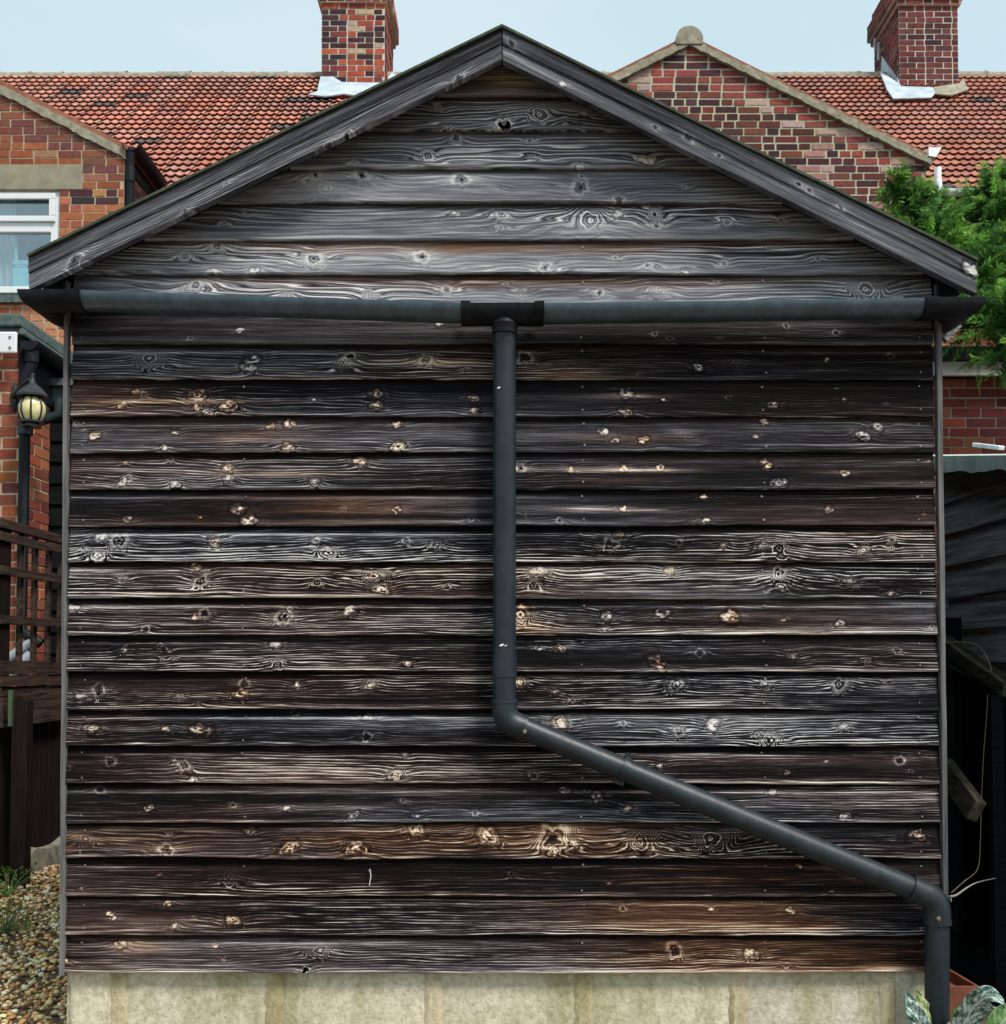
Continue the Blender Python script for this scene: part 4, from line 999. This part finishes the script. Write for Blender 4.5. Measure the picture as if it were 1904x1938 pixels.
# block plinth
def pk_block(): return .96 + rnd.uniform(-.06, .05)
v = MB(); YPl = D + .032; zt = ZB[0] - .005; joints = [at(x, 1890, D).x for x in (215, 515, 820, 1107, 1403, 1690)]
xs_ = [XL - .004] + joints + [XR + .004]
rings = []
for a, b in zip(xs_[:-1], xs_[1:]):
    k = pk_block(); nx, nz = 26, 12; pts = []; fs = []
    for j in range(nz + 1):
        for q in range(nx + 1):
            x = a + .012 + (b - a - .024) * q / nx; z = -.02 + (zt + .02) * j / nz
            e = min(q, nx - q) / 2.0; d_ = .006 * max(0, 1 - e) + .003 * rnd.random()
            pts.append((x + rnd.uniform(-.002, .002), YPl + d_, z))
    fs = [(j * (nx + 1) + q, j * (nx + 1) + q + 1, (j + 1) * (nx + 1) + q + 1, (j + 1) * (nx + 1) + q) for j in range(nz) for q in range(nx)]
    v.mesh(pts, fs, (k, k, k * rnd.uniform(.92, 1)))
for x in joints:
    nz = 14; pts = []; w = .027
    for j in range(nz + 1):
        z = -.02 + (zt + .02) * j / nz
        for q, dx in enumerate((-w, -w * .5, 0, w * .5, w)):
            pts.append((x + dx + rnd.uniform(-.004, .004), YPl + (.004, -.0025, .0005, -.002, .004)[q] + rnd.uniform(-.001, .001), z))
    v.mesh(pts, [(j * 5 + q, j * 5 + q + 1, (j + 1) * 5 + q + 1, (j + 1) * 5 + q) for j in range(nz) for q in range(4)], (.86, .81, .68))
v.box(XL - .003, XR + .003, YPl + .012, D + 3.4, -.02, zt, (.8, .8, .75))
v.build('block_plinth', M['block'], shed, smooth=True, auto=40)

# gutter round the front
YG, RG = D - .075, .045
gl = [at(150, 549, YG - RG), at(872, 572, YG - RG)]; grr = [at(1030, 574, YG - RG), at(1752, 563, YG - RG)]
gp = lambda p: Vector((p.x, YG, p.z))
XGL, XGR = at(33, 550, YG - RG).x + RG + .004, at(1866, 562, YG - RG).x - RG - .004
gut = MB(); gut.sweep(half_round([gp(gl[0]) + Vector((-.05, 0, .002)), gp(gl[1]) + Vector((.05, 0, -.002))], RG)); 
gut.sweep(half_round([gp(grr[0]) + Vector((-.05, 0, 0)), gp(grr[1]) + Vector((.05, 0, 0))], RG))
for X, zz in ((XGL, gl[0].z), (XGR, grr[1].z)):
    gut.sweep(half_round([(X, YG + .12, zz + .002), (X, D + 3.3, zz + .02)], RG))
go = gut.build('gutter', M['pvcgut'], shed, smooth=True, auto=40)
for X, x1, zz in ((XGL, gl[0].x, gl[0].z + .001), (XGR, grr[1].x, grr[1].z)):
    c_ = MB(); c_.sweep(half_round([(x1, YG, zz), (X, YG, zz + .001), (X, YG + .13, zz + .002)], RG + .004, .005))
    c_.sweep(half_round([(x1, YG, zz + .001), (x1 + (.03 if X > 0 else -.03), YG, zz + .001)], RG + .008, .006))
    c_.build('gutter_corner', M['pvcdark'], go, smooth=True, auto=40)
c_ = MB(); oc = gp(gl[1]); oz = (gl[1].z + grr[0].z) / 2 - .001
c_.sweep(half_round([(gl[1].x, YG, oz), (grr[0].x, YG, oz)], RG + .005, .006))
for xa_ in (gl[1].x, grr[0].x - .028): c_.sweep(half_round([(xa_, YG, oz + .004), (xa_ + .028, YG, oz + .004)], RG + .009, .006))
PXC = at(955, 640, YG).x
c_.lathe((PXC, YG, oz), [(.030, -RG + .02), (.041, -RG - .004), (.037, -RG - .015), (.0355, -RG - .03), (.034, -RG - .031)], 28)
c_.build('gutter_outlet', M['pvcdark'], go, smooth=True, auto=40)
# downpipe
YD = D - .052; RP = .0335
ps = [at(955, 632, YD), at(955, 1363, YD), at(1773, 1701, YD), at(1773, 2010, YD)]
ps[0] = Vector((PXC, YG + .004, oz - RG - .02))
ps[1].x = at(955, 1363, YD).x
dn = MB()
dn.tube([ps[0], Vector((ps[1].x, YD, ps[0].z - .09)), ps[1] + Vector((0, 0, .05))], RP, 28)
dir_ = (ps[2] - ps[1]).normalized()
dn.tube([ps[1] + dir_ * .05, ps[2] - dir_ * .05], RP, 28); dn.tube([ps[2] - Vector((0, 0, .06)), Vector((ps[3].x, YD, -.02))], RP, 28)
dob = dn.build('downpipe', M['pvc'], shed, smooth=True, auto=40)
for fx_, fy_, fw in ((945, 733, .007), (950, 1221, .008), (957, 1222, .004)):
    b = MB(); q = at(fx_, fy_, YD - RP); th = math.asin(max(-1, min(1, (q.x - ps[1].x) / RP))); q.y = YD - RP * math.cos(th)
    b.lathe((0, 0, 0), [(0, .0012), (fw * .6, .001), (fw, 0)], 9)
    b.v = [(q.x + x, q.y - z, q.z + y * .45 + x * .3) for x, y, z in b.v]; b.build('fleck', M['whitepaint'], dob)
def arc(p, d0, d1, r, n=7):
    a = p - d0 * r; b = p + d1 * r
    return [a.lerp(p, t_).lerp(p.lerp(b, t_), t_) for t_ in [k / n for k in range(n + 1)]]
dz = Vector((0, 0, -1))
for p, d0, d1, ea, eb in ((ps[1], dz, dir_, .062, .062), (ps[2], dir_, dz, .085, .07)):
    b = MB(); pa = arc(p, d0, d1, .036, 6)
    b.tube([p - d0 * ea, *pa, p + d1 * eb], RP + .0035, 28)
    b.tube([p - d0 * ea, p - d0 * (ea - .012)], RP + .0055, 28); b.tube([p + d1 * (eb - .012), p + d1 * eb], RP + .0055, 28)
    b.build('pipe_bend', M['pvc'], dob, smooth=True, auto=40)
for q, d0, hl in ((at(955, 1262, YD), dz, .03), (at(1180, 1456, YD), dir_, .009), (at(955, 655, YD), dz, .006)):
    b = MB(); q = Vector((q.x, YD if q.z < 1.9 else YG + .02, q.z))
    if hl > .02: b.tube([q - d0 * hl, q + d0 * hl], RP + .0022, 28)
    else: b.tube([q - d0 * hl, q + d0 * hl], RP + .004, 28)
    if hl == .009:
        w = Vector((-dir_.z, 0, dir_.x)); b.beam(q + w * (RP + .001), q + w * (RP + .016), .02, .016, (0, 1, 0)); b.beam(q - w * (RP - .006), q - w * (RP + .012), .03, .024, (0, 1, 0))
    if hl != .006: b.build('pipe_socket', M['pvc'], dob, smooth=True, auto=40)
for (x, y, r) in ((992, 1384, .006), (1777, 1739, .005)):
    b = MB(); q = at(x, y, YD - RP - .003); b.tube([q, q + Vector((0, .012, 0))], [r * 1.25, r * 1.25], 12); q2 = q + Vector((0, -.003, 0)); b.tube([q2, q], [r * .6, r * .8], 8); b.build('screw', M['screw'], dob)

# ================================================================== RIGHT SIDE
# flat roofed brick extension
YX = 7.6
fx = thing('flat_roofed_extension', 'red brick extension with white fascia and dark flat roof, right of the shed', 'extension', (4, YX, 0))
zf0, zf1, zf2 = at(0, 713, YX).z, at(0, 686, YX - .1).z, at(0, 656, YX - .15).z
v = MB(); n0 = round(zf0 / .075) * .075
def pick_x(g_, u, z, L): return g_.choice([(.24, .06, .045), (.20, .05, .042), (.28, .075, .05), (.16, .045, .042), (.33, .11, .07)])
v.box(1.4, 7, YX + .01, 9.3, 0, zf0, (.2, .1, .08)); brickwork(v, (0, YX, 0), (1, 0, 0), (0, -1, 0), 0, n0, lambda z: [(1.4, 7)], pick_x, (.42, .36, .30), 131, bond='stretcher')
v.build('wall', M['brick'], fx)
v = MB(); v.box(1.3, 7.1, YX - .12, YX - .09, at(0, 710, YX - .12).z, zf1); v.build('fascia', M['whitepaint'], fx)
v = MB(); v.box(1.25, 7.15, YX - .16, 9.35, zf1 + .004, zf2); v.box(1.35, 7.05, YX - .088, YX - .002, zf0 - .02, zf1 - .01); v.build('roof', M['blackfascia'], fx)

# neighbour's dark pent shed
XS = 1.90
ns = thing('pent_shed', 'dark creosoted pent roofed shed with pale felt edge, squeezed beside the black shed', 'shed', (XS + .6, 3.6, 0))
Ys = lambda px: XS * FPX / (px - CX)
yfar, ynear = Ys(1790), 2.9
zroof = lambda y: 1.15 + (1250 - 884) * y / FPX
v = MB(); z = .2; hb = .135
while z < 2.02:
    ze = z + hb + .02
    for (y0, y1) in ((ynear, 3.75 + (.1 if int(z * 10) % 2 else 0)), (3.752 + (.1 if int(z * 10) % 2 else 0), yfar)):
        if zroof(y1) - .01 < z + .03: continue
        if zroof(y0) - .01 < z + .03: y0 = (z + .045 - 1.15) * FPX / (1250 - 884)
        a0, a1 = min(ze, zroof(y0) - .004), min(ze, zroof(y1) - .004)
        v.hexa([(XS - .020, y0, z), (XS + .02, y0, z), (XS + .02, y1, z), (XS - .020, y1, z), (XS + .002, y0, a0), (XS + .02, y0, a0), (XS + .02, y1, a1), (XS + .002, y1, a1)])
    z += hb
z = .0
while z < zroof(ynear) - .06:
    ze = min(z + hb + .02, zroof(ynear) - .006)
    v.hexa([(XS + .022, ynear - .042, z), (XS + 1.3, ynear - .042, z), (XS + 1.3, ynear - .002, z), (XS + .022, ynear - .002, z), (XS + .022, ynear - .018, ze), (XS + 1.3, ynear - .018, ze), (XS + 1.3, ynear - .002, ze), (XS + .022, ynear - .002, ze)]); z += hb
v.box(XS + .021, XS + 1.3, ynear, yfar, 0, 1.55)
v.build('wall', M['shedboard'], ns)
v = MB(); 
v.hexa([(XS - .09, ynear - .1, zroof(ynear) - .0), (XS + 1.4, ynear - .1, zroof(ynear)), (XS + 1.4, yfar + .12, zroof(yfar + .12)), (XS - .09, yfar + .12, zroof(yfar + .12)),
        (XS - .09, ynear - .1, zroof(ynear) + .02), (XS + 1.4, ynear - .1, zroof(ynear) + .02), (XS + 1.4, yfar + .12, zroof(yfar + .12) + .02), (XS - .09, yfar + .12, zroof(yfar + .12) + .02)])
v.build('roof', M['felt'], ns)
v = MB(); rings = []
for i in range(30):
    y = ynear - .1 + (yfar + .22 - ynear) * i / 29; z = 1.15 + (1250 - 868) * y / FPX * .999; j = rnd.uniform(-.006, .006) + (.012 if i in (14, 15) else 0)
    rings.append([(XS - .115, y, z - .045 + j), (XS - .115, y, z + .018), (XS - .05, y, z + .024), (XS - .05, y, z + .012), (XS - .104, y, z + .008), (XS - .106, y, z - .045 + j)])
v.sweep(rings); v.build('felt_edge', M['feltpale'], ns)
v = MB(); p = at(1796, 1225, yfar + .02); v.box(at(1787, 1225, yfar - .02).x, at(1800, 1225, yfar - .02).x, yfar - .05, yfar - .005, 0, at(0, 1103, yfar).z); v.build('post', M['shedboard'], ns)
# white plastic strip lying on its roof
a, b = at(1845, 842, 4.3), at(1896, 848, 4.15)
v = MB(); v.beam(a, b, .03, .018); tag(bevel(v.build('plastic_strip', M['pvcwhite']), .003), 'broken white plastic strip lying on the felt roof of the pent shed', 'strip')
# brick pier seen in the slit
pi = MB(); yq = 4.75; xq0, xq1 = at(1768, 1000, yq).x, at(1795, 1000, yq).x
brickwork(pi, (xq0, yq, 0), (1, 0, 0), (0, -1, 0), 0, round(at(0, 905, yq).z / .075) * .075, lambda z: [(0, xq1 - xq0)], pick_x, (.50, .42, .33), 141, bond='flemish')
pi.box(xq0, xq1, yq + .005, yq + .2, 0, at(0, 912, yq).z, (.25, .12, .09))
tag(pi.build('brick_pier', M['brick']), 'narrow red brick pier visible in the slit between the two sheds', 'pier')

# old log store in the gap
ls = thing('log_store', 'dark open log store with mossy sloping plank top in the gap right of the shed', 'log store', (1.65, 3.5, 0))
A, B = at(1784, 1214, 3.95), at(1912, 1306, 3.35)
v = MB(); d = (B - A); side = Vector((.0, 0, 0))
v.beam(A, B, .05, .045); 
v.hexa([A + Vector((0, .0, .02)), B + Vector((0, 0, .02)), B + Vector((.0, .30, .04)), A + Vector((.0, .30, .04)), A + Vector((0, .0, .04)), B + Vector((0, 0, .04)), B + Vector((.0, .30, .06)), A + Vector((.0, .30, .06))])
v.build('top_plank', M['oldplank'], ls)
v = MB()
for px, yy in ((1806, 3.75), (1899, 3.3)):
    p = at(px, 1500, yy); q = A.lerp(B, .18 if px < 1850 else .93); v.box(p.x - .02, p.x + .02, yy + .03, yy + .07, 0, q.z - .03)
v.build('post', M['blackboard'], ls)
v = MB(); v.box(1.36, XS - .03, 4.1, 4.13, 0, A.z + .1); v.box(XS - .035, XS - .024, 3.1, 4.1, 0, 1.1); v.build('back_panel', M['blackboard'], ls)
v = MB(); v.box(1.34, XS - .04, 3.36, 4.09, .01, .03); v.build('floor', M['blackboard'], ls)
v = MB(); v.hexa([A + Vector((0, .302, .02)), B + Vector((0, .302, .02)), Vector((XS - .04, 4.09, B.z + .02)), Vector((A.x - .2, 4.09, A.z + .02)), A + Vector((0, .302, .04)), B + Vector((0, .302, .04)), Vector((XS - .04, 4.09, B.z + .04)), Vector((A.x - .2, 4.09, A.z + .04))]); v.build('roof', M['soffit'], ls)  # roof sheet added to keep daylight off the ground inside the store
# leaning broken plank
v = MB(); a, b = at(1785, 1450, 3.55), at(1848, 1536, 3.28); 
v.beam(a, b, .04, .075, (.35, -.4, 1)); tag(bevel(v.build('plank', M['oldplank']), .005), 'broken mossy plank slanting down inside the dark log store', 'plank')
# twine and twig
def smooth_path(P, n=5):
    out = []
    for i in range(len(P) - 1):
        a, b, c, d = P[max(0, i - 1)], P[i], P[i + 1], P[min(len(P) - 1, i + 2)]
        for k in range(n):
            t = k / n; out.append(.5 * ((2 * b) + (c - a) * t + (2 * a - 5 * b + 4 * c - d) * t * t + (3 * b - a - 3 * c + d) * t ** 3))
    return out + [P[-1]]
v = MB(); pts = [at(1788, 1217, 3.5), at(1815, 1215, 3.45), at(1850, 1222, 3.4), at(1868, 1245, 3.35), at(1876, 1268, 3.33), at(1872, 1272, 3.33)]
v.tube(smooth_path(pts), .0024, 6); tag(v.build('twine', M['cable'], smooth=True), 'tan twine arching over the mossy plank top of the log store', 'twine')
v = MB(); pts = [at(1869, 1315, 3.3), at(1868, 1345, 3.3), at(1862, 1420, 3.3), at(1857, 1520, 3.3), at(1855, 1600, 3.3), at(1850, 1645, 3.28), at(1825, 1668, 3.25), at(1800, 1690, 3.2)]
v.tube(smooth_path(pts), .0014, 6); tag(v.build('twine', M['cable'], smooth=True), 'long thin twine hanging down in front of the dark log store', 'twine')
v = MB(); pts = [at(1796, 1697, 3.2), at(1810, 1694, 3.2), at(1830, 1680, 3.22), at(1850, 1670, 3.25), at(1884, 1662, 3.25)]
v.tube(smooth_path(pts, 3), [.0042 * (1 - i / 13 * .8) for i in range(13)], 6); v.tube([at(1798, 1697, 3.2), at(1800, 1707, 3.2)], .003, 6)
tag(v.build('twig', M['twig'], smooth=True), 'short dry pale twig poking out beside the bend of the downpipe', 'twig')
# terracotta brick block
q0 = at(1796, 1865, 3.1); q1 = at(1853, 1870, 3.1)
v = MB(); zt = at(0, 1868, 3.1).z; zb_ = 0
w0, w1 = at(1793, 1868, 3.1).x, at(1856, 1868, 3.1).x
P = [(w0, 3.1), (w1, 3.1), (w1 - .02, 3.36), (w0 - .02, 3.36)]
tr = [(x, y, zt) for x, y in P]; br_ = [(x, y, 0) for x, y in P]
v.mesh(br_ + tr, [(3, 2, 1, 0), (0, 1, 5, 4), (1, 2, 6, 5), (2, 3, 7, 6), (3, 0, 4, 7)])
inn = [(w0 + .008, 3.112, zt), (w1 - .010, 3.112, zt), (w1 - .028, 3.35, zt), (w0 - .012, 3.35, zt)]; ind = [(x, y, zt - .03) for x, y, z in inn]
v.mesh(tr + inn + ind, [(0, 1, 5, 4), (1, 2, 6, 5), (2, 3, 7, 6), (3, 0, 4, 7), (4, 5, 9, 8), (5, 6, 10, 9), (6, 7, 11, 10), (7, 4, 8, 11), (8, 9, 10, 11)])
tag(v.build('brick', M['terracotta']), 'terracotta frogged brick block standing behind the silver leafed plant', 'brick')

# plants at the bottom right
def leaf(name, pts, width, mat, parent, fold=.25, nrm=(0, -1, .3), wav=.0):
    P = [Vector(p) for p in pts]; n = 44; KS = [j / 12 - 1 for j in range(25)]; v = MB(); rings = []
    def bez(t):
        q = P[:]
        while len(q) > 1: q = [a.lerp(b, t) for a, b in zip(q[:-1], q[1:])]
        return q[0]
    N = Vector(nrm).normalized()
    for i in range(n + 1):
        t = i / n; c = bez(t); d = (bez(min(1, t + .02)) - bez(max(0, t - .02))).normalized(); s = d.cross(N).normalized()
        w = width * (math.sin(math.pi * min(1, t ** .8 * .97 + .03)) ** .75) * (1 - .1 * t)
        if i == n: w = .0005
        rings.append([c + s * (w * k) - N * (-fold * w * (k * k)) + N * (wav * math.sin(t * 25 + k * 3)) for k in KS])
    v.sweep(rings, closed=False, caps=False)
    v.c = [(((j + .5) / 24), i / n, 0) for i in range(n) for j in range(24)]
    o = v.build(name, mat, parent, smooth=True); m_ = o.modifiers.new('thick', 'SOLIDIFY'); m_.thickness = .0012; return o
p1 = thing('plant', 'silver mottled broad leaved plant right of the downpipe foot', 'plant', (1.42, 2.8, 0))
leaf('leaf', [at(1800, 2000, 2.82), at(1830, 1905, 2.76), at(1866, 1862, 2.72), at(1898, 1902, 2.66)], .042, M['silverleaf'], p1, .3, (.15, -1, .45), .003)
leaf('leaf', [at(1850, 2010, 2.86), at(1812, 1940, 2.85), at(1806, 1915, 2.84), at(1835, 1898, 2.84)], .026, M['greenleaf'], p1, .3, (-.3, -1, .5))
leaf('leaf', [at(1880, 2020, 2.86), at(1880, 1950, 2.86), at(1900, 1915, 2.88), at(1940, 1905, 2.9)], .045, M['greenleaf'], p1, .3, (.1, -1, .6))
leaf('leaf', [at(1820, 2010, 2.84), at(1800, 1965, 2.8), at(1792, 1948, 2.78), at(1796, 1935, 2.76)], .020, M['silverleaf'], p1, .3, (-.1, -1, .4))
p2 = thing('plant', 'ragged yellowing leaf plant leaning on the block base left of the downpipe', 'plant', (1.2, 2.85, 0))
leaf('leaf', [at(1775, 2020, 2.84), at(1752, 1950, 2.85), at(1728, 1915, 2.86), at(1716, 1874, 2.88)], .030, M['silverleaf'], p2, .3, (-.5, -1, .2), .003)
leaf('leaf', [at(1790, 2010, 2.87), at(1765, 1950, 2.88), at(1748, 1905, 2.89), at(1733, 1872, 2.90)], .026, M['yellowleaf'], p2, .3, (.3, -1, .3), .002)

# conifer
tree = thing('conifer_tree', 'bright green feathery conifer behind the right end of the shed', 'tree', (3.1, 6.6, 0))
v = MB(); v.tube([(3.85, 6.9, 0), (3.82, 6.85, 1.5), (3.75, 6.8, 2.8), (3.7, 6.8, 4.2)], [.13, .11, .07, .02], 12); tk = v
cg = random.Random(15); lobes = []
for px, py, r, Y in ((1715, 395, 40, 6.5), (1700, 350, 22, 6.45), (1752, 440, 62, 6.5), (1790, 500, 75, 6.5), (1880, 380, 62, 6.6), (1862, 440, 70, 6.6), (1895, 520, 90, 6.4), (1830, 545, 80, 6.3), (1850, 610, 72, 6.2), (1925, 620, 80, 6.0), (1940, 400, 90, 6.7), (1985, 520, 120, 6.6), (1900, 345, 35, 6.6), (1690, 372, 14, 6.5), (1800, 440, 40, 6.7), (1760, 545, 60, 6.8), (1898, 690, 34, 5.95), (2000, 680, 90, 6.2), (1775, 395, 28, 6.55), (2050, 450, 110, 6.7), (2110, 570, 130, 6.8), (2020, 320, 80, 6.8), (2170, 640, 95, 6.9), (1740, 372, 22, 6.5)):
    lobes.append((at(px, py, Y), r / FPX * Y))
cr_ = MB(); CP = [(.13, .31, .055), (.17, .38, .065), (.07, .19, .04), (.25, .48, .09), (.04, .11, .03), (.14, .31, .09)]
def frond(p, d, L, col):
    side = d.cross(Vector((cg.uniform(-1, 1), cg.uniform(-1, 1), cg.uniform(-1, 1)))).normalized(); droop = Vector((0, 0, -.25))
    n = 5
    for i in range(n):
        t = i / n; c = p + d * (L * t) + droop * (L * t * t)
        for s in (-1, 1):
            e = (d * .75 + side * s * .8 + droop * .4).normalized(); l = L * (.48 * (1 - t) + .14); w = d.cross(side).normalized().lerp(d, .6).normalized() * (l * .15)
            m_ = c + e * l * .5
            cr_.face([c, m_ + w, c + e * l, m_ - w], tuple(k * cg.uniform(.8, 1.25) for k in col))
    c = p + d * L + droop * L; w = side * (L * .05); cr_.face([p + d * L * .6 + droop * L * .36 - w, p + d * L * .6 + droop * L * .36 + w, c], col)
for ctr, r in lobes:
    nb = int(46 * (r / .22) ** 1.6) + 8
    for _ in range(min(nb, 150)):
        a = Vector((cg.gauss(0, 1), cg.gauss(0, 1) - .35, cg.gauss(0, 1) + .15)).normalized()
        st = ctr + a * (r * cg.uniform(.0, .45)); d = (a + Vector((cg.uniform(-.35, .35), cg.uniform(-.35, .25), cg.uniform(.15, .75)))).normalized()
        L = r * cg.uniform(.55, 1.05) + .05; pl = d.cross(Vector((cg.uniform(-1, 1), cg.uniform(-.4, .4), cg.uniform(-.2, 1)))).normalized()
        n = max(6, int(L / .016)); col = cg.choice(CP); kb = cg.uniform(.7, 1.25)
        for i in range(n):
            t = (i + cg.random()) / n; p = st + d * (L * t) + Vector((0, 0, -.16)) * (L * t * t)
            s_ = 1 if i % 2 else -1; q = (d * cg.uniform(.7, 1.0) + pl * s_ * cg.uniform(.5, .95) + Vector((cg.uniform(-.2, .2), cg.uniform(-.2, .2), cg.uniform(-.3, .15)))).normalized()
            kc = kb * (.45 + .75 * t)  # crown shading put into the colour: dark inside, brighter towards the tips
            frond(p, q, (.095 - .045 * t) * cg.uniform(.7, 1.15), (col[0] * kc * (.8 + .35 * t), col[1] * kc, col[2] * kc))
    tk.tube([(3.76, 6.8, max(2.4, ctr.z - .35)), ctr], [.03, .006], 6)
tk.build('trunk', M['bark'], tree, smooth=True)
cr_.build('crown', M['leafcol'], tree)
